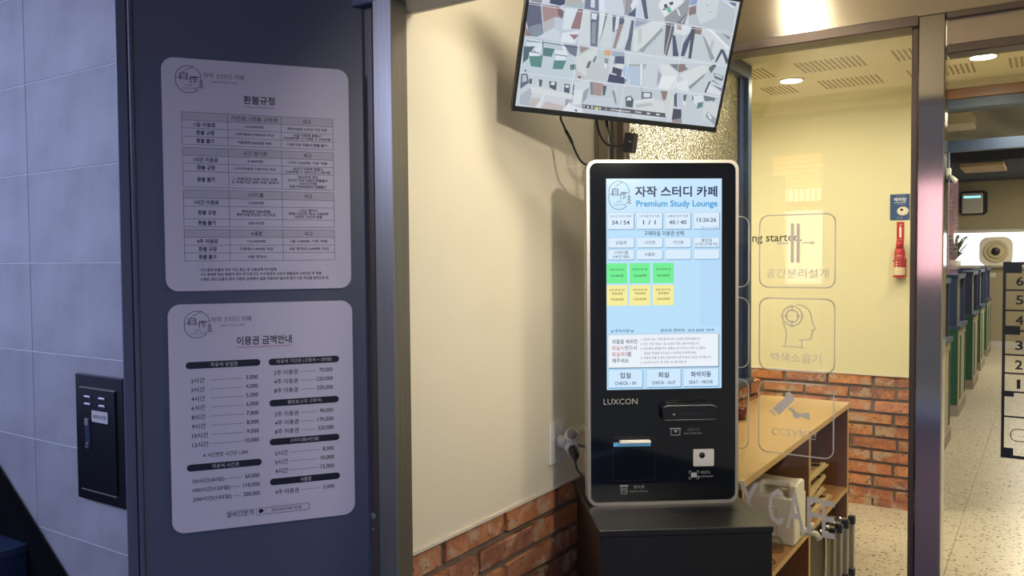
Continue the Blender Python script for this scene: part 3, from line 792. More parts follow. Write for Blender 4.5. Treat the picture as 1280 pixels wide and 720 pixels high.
for s, c, z, n in (('2시간', '3,000', 167.5, 28), ('3시간', '4,000', 187.5, 28), ('4시간', '5,000', 207.5, 28), ('6시간', '6,000', 227.5, 28), ('8시간', '7,000', 248, 28), ('9시간', '8,000', 268.5, 28), ('10시간', '9,000', 289, 33), ('12시간', '10,000', 309, 33)):
    row(44, n, s, 184, c, z, 84)
p = Print(); p.text('※ 시간연장 시간당 1,000', 66, 160, 334, 10, INK, 0.008); p.build('extension_note', sB, y=-0.004, off=(0, Hd))
for s, c, z, n in (('50시간(60일)', '60,000', 390, 66), ('100시간(120일)', '110,000', 410, 78), ('200시간(150일)', '200,000', 430.5, 80)): row(43, n, s, 184, c, z, 43 + n + 4)
for s, c, z in (('2주 이용권', '70,000', 159.5), ('4주 이용권', '120,000', 180), ('8주 이용권', '220,000', 200.5), ('2주 이용권', '90,000', 254), ('4주 이용권', '170,000', 274), ('8주 이용권', '320,000', 294)): row(219, 52, s, 350, c, z, 277)
for s, c, z in (('2시간', '8,000', 343), ('3시간', '10,000', 363.5), ('4시간', '12,000', 384)): row(218, 28, s, 350, c, z, 251)
row(217, 52, '4주 이용권', 350, '5,000', 432, 275)
p = Print(); p.text('실시간문의', 112, 169, 471, 14, INK, 0.012); p.rbox(175, 464, 293, 480, 4, .7, '44455c'); p.rbox(195, 466, 291, 478.5, 1, .5, '77788a')
p.disc(185.5, 471, 5.4, 4.6, '17182c'); p.poly([(182, 474), (186, 474.5), (181.5, 478.5)], '17182c'); p.text('자작스터디카페 지산점', 208, 274, 472, 7, INK, 0.01)
p.build('contact_line', sB, y=-0.004, off=(0, Hd))

# ---- hydrant style service box on the tiled wall
t = thing('service_box', 'black steel service box with vents and label on the grey tiled wall', 'cabinet', (-2.588, 1.42, 0.751))
box('frame', 0, 0.26, -0.014, 0, 0, 0.397, 'black_plastic', t, 0.002)
d = box('door', 0.036, 0.226, -0.020, -0.014, 0.036, 0.356, 'black_plastic', t, 0.002)
box('edge_trim', 0.034, 0.228, -0.021, -0.014, 0.356, 0.359, 'silver', t); box('edge_trim', 0.034, 0.228, -0.021, -0.014, 0.033, 0.036, 'silver', t)
for x in (0.065, 0.145):
    for z in (0.302, 0.325): box('vent', x, x + 0.036, -0.026, -0.019, z, z + 0.009, 'chrome', d, 0.003)
box('name_plate', 0.105, 0.192, -0.0225, -0.019, 0.255, 0.290, 'silver_paint', d)
p = Print(); p.text('세대단자함', 113, 184, 0, 13, '22263a', 0.01); p.build('plate_text', d, y=-0.0225, off=(0, 272))
h = box('handle', 0.066, 0.092, -0.024, -0.019, 0.165, 0.262, 'granite', d, 0.002)
box('latch', 0.070, 0.088, -0.027, -0.024, 0.24, 0.262, 'silver', d, 0.001)
tube('key_ring', [(0.079 + 0.006 * math.cos(a), -0.0255, 0.178 + 0.008 * math.sin(a)) for a in [2 * PI * i / 12 for i in range(12)]], 0.0012, 'silver', d, 6, closed=True)

# ---- staircase at the left
t = thing('staircase', 'dark granite step and black sloping stair skirting at the bottom left', 'stairs', (-3.3, 1.42, 0))
prism('skirting', [(-0.9, 0), (1.08, 0), (1.08, 0.145), (-0.9, 1.545)], -0.045, -0.012, 'skirting_black', t)
for k in range(4):
    xr = 0.448 - 0.27 * k + 0.27; z = 0.56 - 0.17 + 0.17 * k
    box('tread', -1.0 if k == 3 else xr - 0.32, xr, -0.95, -0.045, z - 0.03, z, 'granite', t, 0.003)
    box('riser', xr - 0.32, xr - 0.012, -0.93, -0.045, z - 0.17 if k else 0, z - 0.03, 'granite', t)

# ---- black kiosk stand
KT = R(36.87); kd = Vector((math.cos(KT), math.sin(KT), 0)); kn = Vector((math.sin(KT), -math.cos(KT), 0))
KS = 1.05; KO = Vector((-1.016, 1.912, 0)) * KS; KZ = 1.5 - (1.5 - 0.843) * KS
t = thing('kiosk_stand', 'black wooden box stand under the touch-screen kiosk', 'stand', KO, KT); t.scale = (KS, KS, KZ / 0.843)
box('side_board', 0.006, 0.024, -0.180, 0.25, 0.0, 0.825, 'stand_black', t); box('side_board', 0.395, 0.413, -0.180, 0.25, 0.0, 0.825, 'stand_black', t)
box('front_board', -0.004, 0.423, -0.20, -0.180, 0.0, 0.825, 'stand_black', t, 0.002)
box('back_board', 0.024, 0.395, 0.235, 0.25, 0.0, 0.825, 'stand_black', t)
box('top_board', -0.006, 0.425, -0.203, 0.255, 0.825, 0.843, 'stand_black', t, 0.002)
box('cable_slot', 0.20, 0.38, -0.075, -0.045, 0.8425, 0.8438, 'black_plastic', t)

# ---- kiosk
K = thing('touch_kiosk', 'tall black touch-screen kiosk with silver rim on the black stand', 'kiosk', KO + Vector((0, 0, KZ)), KT); K.scale = (KS, KS, KS)
KW, KH = 0.404, 0.915
bm = bmesh.new(); add_prism(bm, rr_pts(-0.002, 0, KW, KH, 0.024, 8), 0.006, 0.042); from_bm('rear_housing', bm, 'silver', K)
def ring_prism(name, outer, inner, y0, y1, material, parent):
    bm = bmesh.new(); n = len(outer)
    q = [[bm.verts.new((a, y, b)) for a, b in P] for P, y in ((outer, y0), (inner, y0), (inner, y1), (outer, y1))]
    for k in range(4):
        A, B = q[k], q[(k + 1) % 4]
        for i in range(n): bm.faces.new((A[i], A[(i + 1) % n], B[(i + 1) % n], B[i]))
    bmesh.ops.recalc_face_normals(bm, faces=bm.faces[:]); return from_bm(name, bm, material, parent)
ring_prism('silver_rim', rr_pts(-0.002, 0, KW, KH, 0.026, 8), rr_pts(0.006, 0.008, KW - 0.008, KH - 0.008, 0.020, 8), -0.006, 0.006, 'silver', K)
bm = bmesh.new(); add_prism(bm, rr_pts(0.006, 0.008, KW - 0.008, KH - 0.008, 0.020, 8), -0.003, 0.006); from_bm('glass_front', bm, 'kiosk_glass', K)
box('cable_box', 0.06, 0.34, 0.042, 0.10, 0.0, 0.70, 'black_plastic', K, 0.004)
Y0 = -0.003; OF = (0, KH * 1000)
p = Print(); p.rect(50, 49, 359, 606, 'b9dffa')
p.build('display', K, 'screen', Y0, OF); p0 = 0.0001
p = Print(); p.n = 8
p.poly([(50, 49), (359, 49), (359, 180), (50, 180)], 'c4e4fb'); p.rect(300, 180, 359, 440, 'b4d9f7')
logo(p, 57, 56, 60, 74, '1f2c50')
p.text('자작 스터디 카페', 128, 346, 83, 27, '26345e', 0.035); p.text('Premium Study Lounge', 130, 347, 117, 21, '4b9fd8', 0.03)
for x, s1, s2 in ((54, '실시간 좌석 현황', '54 / 54'), (130, '스터디룸 잔여 현황', '1 / 1'), (206, '사물함 잔여 현황', '40 / 40'), (283, '', '15:26:26')):
    p.rect(x + 1.5, 140, x + 71.5, 183.5, '7fa6c4'); p.rect(x, 138, x + 69, 181.5, 'd9ebfb'); p.box(x, 138, x + 69, 181.5, .8, '8fb4d0')
    n = len(s2) * 3.3 if s1 else 26
    p.text(s2, x + 34.5 - n, x + 34.5 + n, 164 if s1 else 158, 10.5, '2b3d58', 0.015)
    if s1: p.text(s1, x + 6, x + 62, 147.5, 7, '44566e')
    else: p.text('S/W Ver 12.6.26', x + 20, x + 66, 178, 4, '55677e')
p.text('구매하실 이용권 선택', 150, 256, 193, 13, '26375a', 0.012)
for j, z in enumerate((204, 235.5)):
    for i, x in enumerate((54, 130, 206, 283)):
        p.rrect(x + 1.2, z + 1.5, x + 71, z + 28, 4, '85a9c6'); p.rrect(x, z, x + 69.5, z + 26, 4, 'd8ebfb'); p.rbox(x, z, x + 69.5, z + 26, 4, .7, '8fb4d0')
        s = (('당일권', '시간권', '기간권', '몰입실\n(1인고정석)'), ('스터디룸\n(4인실)', '사물함', '', ''))[j][i].split('\n')
        for q, tx in enumerate(s):
            if tx: n = len(tx) * (4.6 if len(tx) < 5 else 4.3); p.text(tx, x + 35 - n, x + 35 + n, z + 13 + (q - (len(s) - 1) / 2) * 11, 9, '2f4058', 0.006)
for j, (z0, z1, c) in enumerate(((271, 324, '70ee92'), (329, 383, 'f4ec9a'))):
    for i, (x0, x1) in enumerate(((50, 105), (111, 166), (173, 229))):
        p.rect(x0, z0, x1, z1, c); m_ = (x0 + x1) / 2
        p.text('%d주(자유석)' % (2 << i), m_ - 20, m_ + 20, z0 + (17 if j == 0 else 13), 7, '35543f' if j == 0 else '5a5436', 0.008)
        if j: p.text('연장결제', m_ - 14, m_ + 14, z0 + 22, 6.5, '4a4430', 0.01)
        p.text(('70,000원', '120,000원', '220,000원')[i], m_ - 17, m_ + 17, z0 + (33 if j == 0 else 37), 7, '35543f' if j == 0 else '5a5436', 0.012)
p.text('# 주의사항 #', 61, 121, 449.5, 9, '2f3f58', 0.008); p.text('관리자 연락처 : 010 6542 1919', 193, 337, 450, 9, '2f3f58', 0.008)
p.rect(55, 461.5, 352, 549.5, '6f8fa8'); p.rect(53, 459, 349.5, 547, 'e9f0f8'); p.box(53, 459, 349.5, 547, .8, '8090a0')
for i, (a, b, w1) in enumerate((('외출을 제외한', '', 68), ('퇴실시 ', '반드시', 34), ('퇴실처리', '를', 42), ('해주세요', '', 44))):
    z = 478 + 16.7 * i; c = 'c23a4c' if b else '2c3848'
    p.text(a.strip(), 64, 64 + w1 - (4 if b == '반드시' else 0), z, 12, c, 0.008)
    if b: p.text(b, 64 + w1, 64 + w1 + (31 if len(b) > 1 else 9), z, 12, '2c3848', 0.008)
for i, s in enumerate(('1. 입장후 취소, 변경 불가하오니 신중한 결제 바랍니다.', '2. 주간 이용 객실시 1일 요금의 최대 10배 부과됩니다.', '3. 타인에게 방해를 주는 행동은 삼가 주시고 개인 소지품의',
                       '분실은 책임을 지지 않으니 보관에 유의해주세요.', '4. 이용료 환불 및 할인 번호외에 다른 번호로 입실은 금지됩니다.', '5. 24시간 CCTV 및 비밀 시스템 작동 중')):
    p.text(s, 140 if i != 3 else 149, (302, 298, 314, 290, 331, 263)[i], 473 + 12.2 * i, 7, '4a5666', 0.004)
for x0, x1, a, b, n1, n2 in ((53, 145, '입실', 'CHECK - IN', 14, 28), (155, 248, '퇴실', 'CHECK - OUT', 14, 32), (254, 350, '좌석이동', 'SEAT - MOVE', 27, 32)):
    p.rrect(x0 + 1, 553, x1 + 1.5, 602, 2, '5f90b4'); p.rrect(x0, 551.5, x1, 600, 2, 'cfe7fb'); p.rbox(x0, 551.5, x1, 600, 2, 1.2, '7fb0d4'); m_ = (x0 + x1) / 2
    p.text(a, m_ - n1, m_ + n1, 567.5, 15, '26345a', 0.02); p.text(b, m_ - n2, m_ + n2, 588.5, 8.5, '2c3c5c', 0.012)
p.build('display_content', K, 'screen', Y0, OF)
p = Print(); G1 = '9a9a9e'
p.text('LUXCON', 41, 132, 637.5, 15.5, 'a8a49c')
p.build('maker_lettering', K, 'print', Y0, OF); p = Print()
p.text('신용카드', 266, 300, 716, 8, '6a6a70'); p.text('Insert Credit Card', 257, 304, 725.5, 5, '8a8a90')
p.box(222, 712, 246, 730, 1.5, G1); p.rect(219, 711, 249, 714, G1); p.poly([(229, 717), (241, 717), (235, 724)], G1)
p.build('card_mark', K, 'print', Y0, OF); p = Print(); p.text('영수증', 121, 150, 867, 8.5, G1); p.text('Receive Receipt', 112, 160, 879, 5.5, G1)
p.rect(84, 861, 106, 865, G1); p.box(87, 864, 103, 884, 1.5, G1)
for z in (869, 873, 877): p.rect(89, z, 101, z + 1.2, G1)
p.build('receipt_mark', K, 'print', Y0, OF); p = Print(); p.text('바코드', 303, 329, 832, 8.5, G1); p.text('Barcode Reader', 293, 337, 842.5, 5.5, G1)
p.rect(276, 832, 292, 845, G1)
for a, b in ((271, 828), (297, 828), (271, 849), (297, 849)):
    sx = 1 if a < 280 else -1; sz = 1 if b < 840 else -1; p.line([(a, b + 6 * sz), (a, b), (a + 6 * sx, b)], 1.3, G1)
p.build('barcode_mark', K, 'print', Y0, OF); p = Print(); p.box(66, 757, 180, 849, .6, '262a30'); p.build('printer_outline', K, 'print', Y0, OF); p = Print(); p.box(173, 630, 358, 698, .5, '1c2028'); p.build('reader_outline', K, 'print', Y0, OF)
# card reader: a faceted black nose
kz = lambda z: KH - z / 1000
c = prism('card_reader', [(0.193, kz(652)), (0.206, kz(641)), (0.325, kz(640)), (0.342, kz(651)), (0.342, kz(684)), (0.336, kz(690)), (0.204, kz(690)), (0.196, kz(684))], -0.026, -0.003, 'black_plastic', K)
box('card_slot', 0.236, 0.306, -0.0272, -0.024, kz(672), kz(668), 'gap_black', c)
tube('bright_edge', [(0.194, -0.027, kz(652)), (0.207, -0.027, kz(647)), (0.325, -0.027, kz(647)), (0.341, -0.027, kz(653))], 0.0009, 'silver', c, 6)
tube('bright_edge', [(0.200, -0.027, kz(685)), (0.336, -0.027, kz(685))], 0.0007, 'silver', c, 6)
lathe('indicator', [(0.003, 0), (0.003, 0.001)], 'grey_plastic', c, 10, Matrix.Translation((0.224, -0.026, kz(671))) @ Matrix.Rotation(PI / 2, 4, 'X'))
c = box('receipt_slot', 0.067, 0.166, -0.0060, -0.003, kz(757), kz(747), 'blue_slot', K)
box('paper', 0.081, 0.164, -0.022, -0.006, kz(747), kz(739), 'receipt_paper', c, 0.002)
box('slot_hood', 0.067, 0.180, -0.005, -0.003, kz(738), kz(731), 'black_plastic', K)
c = prism('barcode_reader', rr_pts(0.282, kz(815), 0.338, kz(769), 0.003, 3), -0.0055, -0.003, 'silver_paint', K)
prism('bezel', [(0.288, kz(810)), (0.332, kz(810)), (0.327, kz(775)), (0.293, kz(775))], -0.007, -0.005, 'silver_paint', c)
lathe('lens', [(0.008, 0), (0.008, 0.001)], 'gap_black', c, 20, Matrix.Translation((0.305, -0.007, kz(785))) @ Matrix.Rotation(PI / 2, 4, 'X'))

# ---- surveillance monitor
yw, tl, rl = R(50.281), R(17.305), R(-3.137)
Rx = Vector((math.cos(yw), math.sin(yw), 0)); Nn = Vector((math.sin(yw), -math.cos(yw), 0)); U = Vector((0, 0, 1)) * math.cos(tl) + Nn * math.sin(tl)
# screen leans forward: the outward normal is the cross product
R2 = Rx * math.cos(rl) + U * math.sin(rl); U2 = U * math.cos(rl) - Rx * math.sin(rl); Y2 = U2.cross(R2)
M = Matrix((R2, Y2, U2)).transposed().to_4x4(); M.translation = Vector((-1.198, 1.83, 1.894))
T = thing('surveillance_monitor', 'black flat monitor showing sixteen camera views, tilted above the kiosk', 'monitor', M=M)
box('back_shell', 0.004, 0.616, 0.0, 0.03, 0.003, 0.362, 'black_plastic', T, 0.004)
box('back_housing', 0.12, 0.50, 0.03, 0.055, 0.04, 0.30, 'black_plastic', T, 0.01)
ring_prism('bezel', [(0, 0), (0.62, 0), (0.62, 0.365), (0, 0.365)], [(0.008, 0.014), (0.612, 0.014), (0.612, 0.357), (0.008, 0.357)], -0.004, 0.004, 'black_plastic', T)
p = Print(); p.step = 0.012; p.rect(8, 14, 612, 357, 'c4ccd6')
for ln in TV.strip().split('\n'):
    q = ln.split(); v = list(map(int, q[1:])); pts = list(zip(v[::2], v[1::2])); pp = [pts[0]]
    for a in pts[1:]:
        if a != pp[-1]: pp.append(a)
    if pp[0] == pp[-1]: pp.pop()
    cc = ''.join('%02x' % int(int(q[0][i:i+2], 16) * 0.74 + g * 0.26) for i, g in ((0, 165), (2, 178), (4, 196)))
    if len(pp) > 2: p.poly(pp, cc)
for k in (1, 2, 3):
    p.line([(8 + 151 * k, 14), (8 + 151 * k, 357)], 1.0, 'e4eaf2'); p.line([(8, 14 + 85.75 * k), (612, 14 + 85.75 * k)], 1.0, 'e4eaf2')
for v in range(len(p.V)): x, l, z = p.V[v]; p.V[v] = (x, l, -z)
p.build('camera_grid', T, 'screen', -0.001)
arm = tag(box('wall_bracket', 0, 0.06, -0.04, 0.04, -0.06, 0.06, 'black_plastic', loc=(WX, 2.10, 2.12)), 'black monitor wall bracket hidden behind the surveillance monitor', 'bracket')
tube('arm', [(0.05, 0, 0), (0.13, 0, -0.005)], 0.018, 'black_plastic', arm)
# adapter hanging under the monitor
t = thing('power_adapter', 'black plug adapter hanging under the middle of the monitor', 'adapter', (-1.005, 2.14, 1.80))
box('body', -0.014, 0.020, -0.012, 0.012, 0.0, 0.055, 'black_plastic', t, 0.003, M=Matrix.Rotation(0.15, 4, 'Y'))
MI = M.inverted()
def behind(x, y, z):
    q = MI @ Vector((x, y, z)); q.y = 0.035; q.z = 0.06; return tuple(M @ q)
tag(tube('steel_rod', [(-0.985, 2.13, 1.862), (-1.06, 2.20, 1.71)], 0.006, 'alu'), 'grey diagonal rod running behind the top of the kiosk', 'rod')
tag(tube('monitor_cable', smooth_path([behind(-1.199, 2.1, 1.95), (-1.199, 2.1, 1.925), (-1.190, 2.1, 1.885), (-1.168, 2.1, 1.845), (-1.150, 2.1, 1.805), (-1.128, 2.1, 1.775), (-1.09, 2.11, 1.762)]), [0.0032] * 14 + [0.005] * 6 + [0.0032] * 17, 'black_plastic'), 'black cable with ferrite hanging left under the monitor', 'cable')
tag(tube('video_cable', smooth_path([behind(-1.083, 2.1, 1.95), (-1.083, 2.1, 1.925), (-1.080, 2.1, 1.87), (-1.055, 2.1, 1.825), (-1.015, 2.1, 1.815), (-0.98, 2.1, 1.825)]), 0.0035, 'black_plastic'), 'thick black cable looping under the monitor middle', 'cable')
tag(tube('thin_cable', smooth_path([behind(-1.062, 2.12, 1.95), (-1.062, 2.12, 1.925), (-1.060, 2.12, 1.88), (-1.045, 2.12, 1.83), (-1.035, 2.12, 1.77), (-1.035, 2.13, 1.70)]), [0.003] * 6 + [0.005] * 7 + [0.0025] * 18, 'black_plastic'), 'thin black cable dropping behind the kiosk top', 'cable')

# ---- wall outlet and plugs
t = thing('wall_outlet', 'tall white double socket plate above the bricks beside the kiosk', 'socket', (WX, 2.205, 0.862))
box('plate', 0.0, 0.010, -0.052, 0.052, 0.0, 0.132, 'white_plastic', t, 0.003)
t = thing('plug_adapter', 'white branching plug adapter in the wall socket beside the kiosk', 'adapter', (WX + 0.011, 2.205, 0.93))
tube('stem', [(0, 0, 0), (0.03, 0, 0.0)], 0.021, 'white_plastic', t, 20)
tube('upper_socket', [(0.026, 0.018, 0.006), (0.052, -0.012, 0.030)], 0.021, 'white_plastic', t, 20); tube('lower_socket', [(0.026, 0.018, -0.01), (0.052, -0.012, -0.016)], 0.021, 'white_plastic', t, 20)
tube('socket_hole', [(0.050, -0.010, 0.029), (0.0535, -0.0145, 0.0315)], 0.016, 'grey_plastic', t, 20)
tag(tube('black_power_cord', [Vector((-1.218, 2.192, 0.913)) + Vector(q) for q in ((0, 0, 0), (0.012, -0.014, -0.004), (0.02, -0.02, -0.015))] + smooth_path([(-1.195, 2.165, 0.885), (-1.185, 2.16, 0.862), (-1.165, 2.15, 0.850), (-1.150, 2.14, 0.83), (-1.146, 2.14, 0.78)]), [0.016, 0.016, 0.012] + [0.0035] * 25, 'black_plastic'), 'black plug and cord leaving the socket beside the kiosk', 'power cord')
tag(tube('grey_power_cord', smooth_path([(-1.225, 2.225, 0.92), (-1.195, 2.24, 0.91), (-1.175, 2.24, 0.87), (-1.17, 2.235, 0.80)]), 0.0045, 'grey_plastic'), 'grey cord curving down from the white plug adapter', 'power cord')
tag(box('clear_plug_cover', -0.008, 0.008, -0.008, 0.008, 0, 0.03, 'clear_plastic', bev=0.003, loc=(WX + 0.035, 2.205, 0.975), rot=(0.3, 0.3, 0)), 'small clear plastic piece standing on the plug adapter', 'plastic cover')
tag(box('cable_duct', 0, 0.012, -0.07, 0.10, -0.008, 0.008, 'cream_wall', bev=0.002, loc=(WX, 2.36, 0.937)), 'slim cream cable duct running from the socket behind the kiosk', 'cable duct')

# ---- lettering on the panes
def vinyl(name, parent, polys, material='vinyl_grey', y=GY - 0.0056):
    p = Print(); polys(p); me_o = p.build(name, parent, 'print', 0, (0, 0)); me_o.location = (0, y, 0)
    me_o.data.materials.clear(); me_o.data.materials.append(MATS[material]); return me_o
c0 = '000000'
def D(x0, z1):
    def f(p): p.rbox(x0, z1, x0 + 218, z1 + 216, 26, 3.6, c0)
    return f
def dec1(p):
    D(-735, -1625)(p); X, Z = -735, -1625
    p.rect(X + 92, Z + 26, X + 101, Z + 142, c0); p.rect(X + 109, Z + 26, X + 118, Z + 142, c0)
    p.line([(X + 84, Z + 84), (X + 52, Z + 84)], 3.5, c0); p.poly([(X + 50, Z + 84), (X + 62, Z + 78), (X + 62, Z + 90)], c0)
    p.line([(X + 126, Z + 84), (X + 158, Z + 84)], 3.5, c0); p.poly([(X + 162, Z + 84), (X + 150, Z + 78), (X + 150, Z + 90)], c0)
    p.text('공간분리설계', X + 20, X + 200, Z + 174, 27, c0)
def dec2(p):
    D(-735, -1376)(p); X, Z = -735, -1376; cx, cz = X + 97, Z + 52
    p.ring(cx, cz, 29, 29, 3, c0); p.ring(cx, cz, 18, 18, 3, c0)
    for a, b in (((-33, 0), (-12, 0)), ((33, 0), (12, 0)), ((0, -33), (0, -12)), ((0, 33), (0, 12))): p.line([(cx + a[0], cz + a[1]), (cx + b[0], cz + b[1])], 3, c0)
    p.line([(X + 110, Z + 18), (X + 128, Z + 20), (X + 145, Z + 32), (X + 153, Z + 50), (X + 154, Z + 66), (X + 164, Z + 88), (X + 155, Z + 92), (X + 157, Z + 100), (X + 152, Z + 106), (X + 154, Z + 114), (X + 146, Z + 121), (X + 118, Z + 122)], 3, c0)
    p.line([(X + 126, Z + 122), (X + 126, Z + 143)], 3, c0); p.line([(X + 68, Z + 143), (X + 132, Z + 145)], 3, c0)
    p.line([(X + 68, Z + 70), (X + 76, Z + 84), (X + 81, Z + 105), (X + 78, Z + 143)], 3, c0)
    p.text('백색소음기', X + 34, X + 180, Z + 177, 28, c0)
def dec3(p):
    D(-737, -1124)(p); X, Z = -737, -1124
    p.poly([(X + 42, Z + 83), (X + 88, Z + 35), (X + 110, Z + 48), (X + 62, Z + 100)], c0); p.poly([(X + 80, Z + 34), (X + 90, Z + 26), (X + 106, Z + 38), (X + 98, Z + 45)], c0)
    p.line([(X + 34, Z + 88), (X + 50, Z + 102)], 4, c0)
    p.poly([(X + 86, Z + 78), (X + 100, Z + 74), (X + 112, Z + 88), (X + 128, Z + 90), (X + 150, Z + 84), (X + 152, Z + 108), (X + 128, Z + 99), (X + 116, Z + 106), (X + 104, Z + 102), (X + 100, Z + 88)], c0)
    p.text('CCTV보안', X + 40, X + 172, Z + 150, 27, c0)
for f in (dec1, dec2, dec3): vinyl('pictogram_decal', pane, f)
for z in (-1625, -1376, -1124): vinyl('pictogram_decal', pane, D(-986, z))
def cafe(p):
    for s, x0, x1 in (('S', -1062, -1024), ('T', -1016, -978), ('U', -970, -930), ('D', -918, -878), ('Y', -797, -738), ('C', -706, -662), ('A', -652, -602), ('F', -592, -556), ('E', -549, -514)): p.text(s, x0, x1, -743 + (x0 + 706) * 0.09, 108, c0, 0.01)
vinyl('cafe_lettering', pane, cafe)
# floor directory on the glass door
def directory(p):
    zq = lambda py: -(1483 - (py - 327) * 2.11); X = -100
    p.rect(X, zq(327), X + 7, zq(571), c0); p.rect(X, zq(327), X + 260, zq(331), c0); p.rect(X, zq(567), X + 260, zq(571), c0); p.rect(X, zq(327), X + 42, zq(341), c0)
    for y in (362, 387, 412, 442, 465, 488, 519): p.rect(X, zq(y) - 2.2, X + 260, zq(y) + 2.2, c0)
    p.rect(X, zq(406), X + 40, zq(417), c0); p.rect(X, zq(488), X + 28, zq(494), c0); p.rect(X, zq(558), X + 28, zq(571), c0)
    for n, y in zip('654321', (351, 374, 399, 430, 454, 478)): p.text(n, X + 30 + (5 if n == '1' else 0), X + (41 if n == '1' else 46), zq(y), 23, c0, 0.02)
    p.rbox(X + 22, zq(534), X + 110, zq(549), 14, 2, c0); p.text('주차장', X + 50, X + 98, zq(541.5), 15, c0)
vinyl('floor_directory', dpane, directory, 'vinyl_black', GY - 0.0056)
# words on the back wall
p = Print(); p.text('Studying started.', -1780, -1291, -1617, 68, c0, 0.012)
o = p.build('wall_lettering', wb, 'print'); o.location = (0, BY, 0); o.data.materials.clear(); o.data.materials.append(MATS['lettering'])

# ---- wooden counter
Ct = thing('wooden_counter', 'oak-topped open shelf counter behind the clear glass', 'counter', (-1.262, 2.60, 0))
cw, cd, ch = 0.435, 1.74, 0.77
box('top', 0, cw, 0, cd, ch - 0.024, ch, 'oak_top', Ct); box('top_edging', cw, cw + 0.003, 0, cd, ch - 0.024, ch, 'oak_edge', Ct)
for y in (0.03, 0.93, cd - 0.028):
    b = box('upright', 0.01, cw - 0.006, y, y + 0.02, 0.0, ch - 0.024, 'walnut_board', Ct); box('edging', cw - 0.006, cw - 0.002, y, y + 0.02, 0, ch - 0.024, 'oak_edge', b)
for y0, y1, z in ((0.05, 0.93, 0.325), (0.95, cd - 0.028, 0.325)):
    b = box('shelf', 0.01, cw - 0.008, y0, y1, z, z + 0.02, 'oak_shelf', Ct); box('edging', cw - 0.008, cw - 0.004, y0, y1, z, z + 0.02, 'oak_edge', b)
box('back_board', 0.0, 0.01, 0.03, cd - 0.01, 0.02, ch - 0.024, 'walnut_board', Ct)
# drink on the counter
t = thing('drink_cup', 'clear plastic cup with dark red drink on the oak counter', 'cup', (-1.155, 3.62, 0.77))
lathe('drink', [(0.027, 0.004), (0.032, 0.055)], 'dark_red_drink', t, 24); lathe('cup', [(0.029, 0.001), (0.040, 0.115)], 'clear_plastic', t, 24)
tube('rim', [(0.040 * math.cos(a), 0.040 * math.sin(a), 0.115) for a in [2 * PI * i / 24 for i in range(24)]], 0.0016, 'clear_plastic', t, 6, closed=True)
# white water canister with tap
t = thing('water_canister', 'white plastic water canister with a tap on the counter shelf', 'canister', (-1.10, 3.305, 0.345)); t.scale = (0.9, 0.9, 0.88)
bm = bmesh.new()
add_prism(bm, [(0, 0.012), (0.012, 0), (0.288, 0), (0.30, 0.012), (0.30, 0.215), (0.05, 0.215), (0.0, 0.13)], 0, 0.19)
body = from_bm('body', bm, 'milky_plastic', t); bv = body.modifiers.new('b', 'BEVEL'); bv.width = 0.012; bv.segments = 3
for x0, x1 in ((0.055, 0.145), (0.262, 0.30)):
    box('shoulder', x0, x1, 0.02, 0.17, 0.195, 0.275, 'milky_plastic', t, 0.012, 3)
box('grip', 0.10, 0.30, 0.05, 0.14, 0.252, 0.280, 'milky_plastic', t, 0.010, 3)
tube('ridge', [(0.05, -0.001, 0.04), (0.22, -0.001, 0.04), (0.22, -0.001, 0.17), (0.05, -0.001, 0.17)], 0.002, 'milky_plastic', t, 6, closed=True)
tube('tap_collar', [(0.29, 0.10, 0.045), (0.322, 0.10, 0.045)], 0.022, 'white_plastic', t, 20)
tp = tube('tap', [(0.322, 0.10, 0.045), (0.365, 0.10, 0.045), (0.382, 0.10, 0.02)], 0.014, 'white_plastic', t, 12)
tube('tap_lever', [(0.345, 0.10, 0.055), (0.345, 0.10, 0.09)], [0.008, 0.013], 'white_plastic', tp, 12)
# clear lids and hair tie on the shelf
t = thing('clear_dish', 'clear upturned plastic dish in front of the white canister on the shelf', 'dish', (-0.893, 3.232, 0.345))
lathe('base', [(0.038, 0), (0.041, 0.004), (0.041, 0.016), (0.039, 0.018)], 'clear_plastic', t, 24); lathe('dome', [(0.037, 0.018), (0.035, 0.034), (0.026, 0.048), (0.012, 0.053)], 'clear_plastic', t, 24)
tag(tube('hair_tie', [(-0.872 + 0.022 * math.cos(a), 3.09 + 0.030 * math.sin(a), 0.3475) for a in [2 * PI * i / 20 for i in range(20)]], 0.0018, 'black_plastic', n=6, closed=True), 'thin black ring lying on the counter shelf', 'ring')
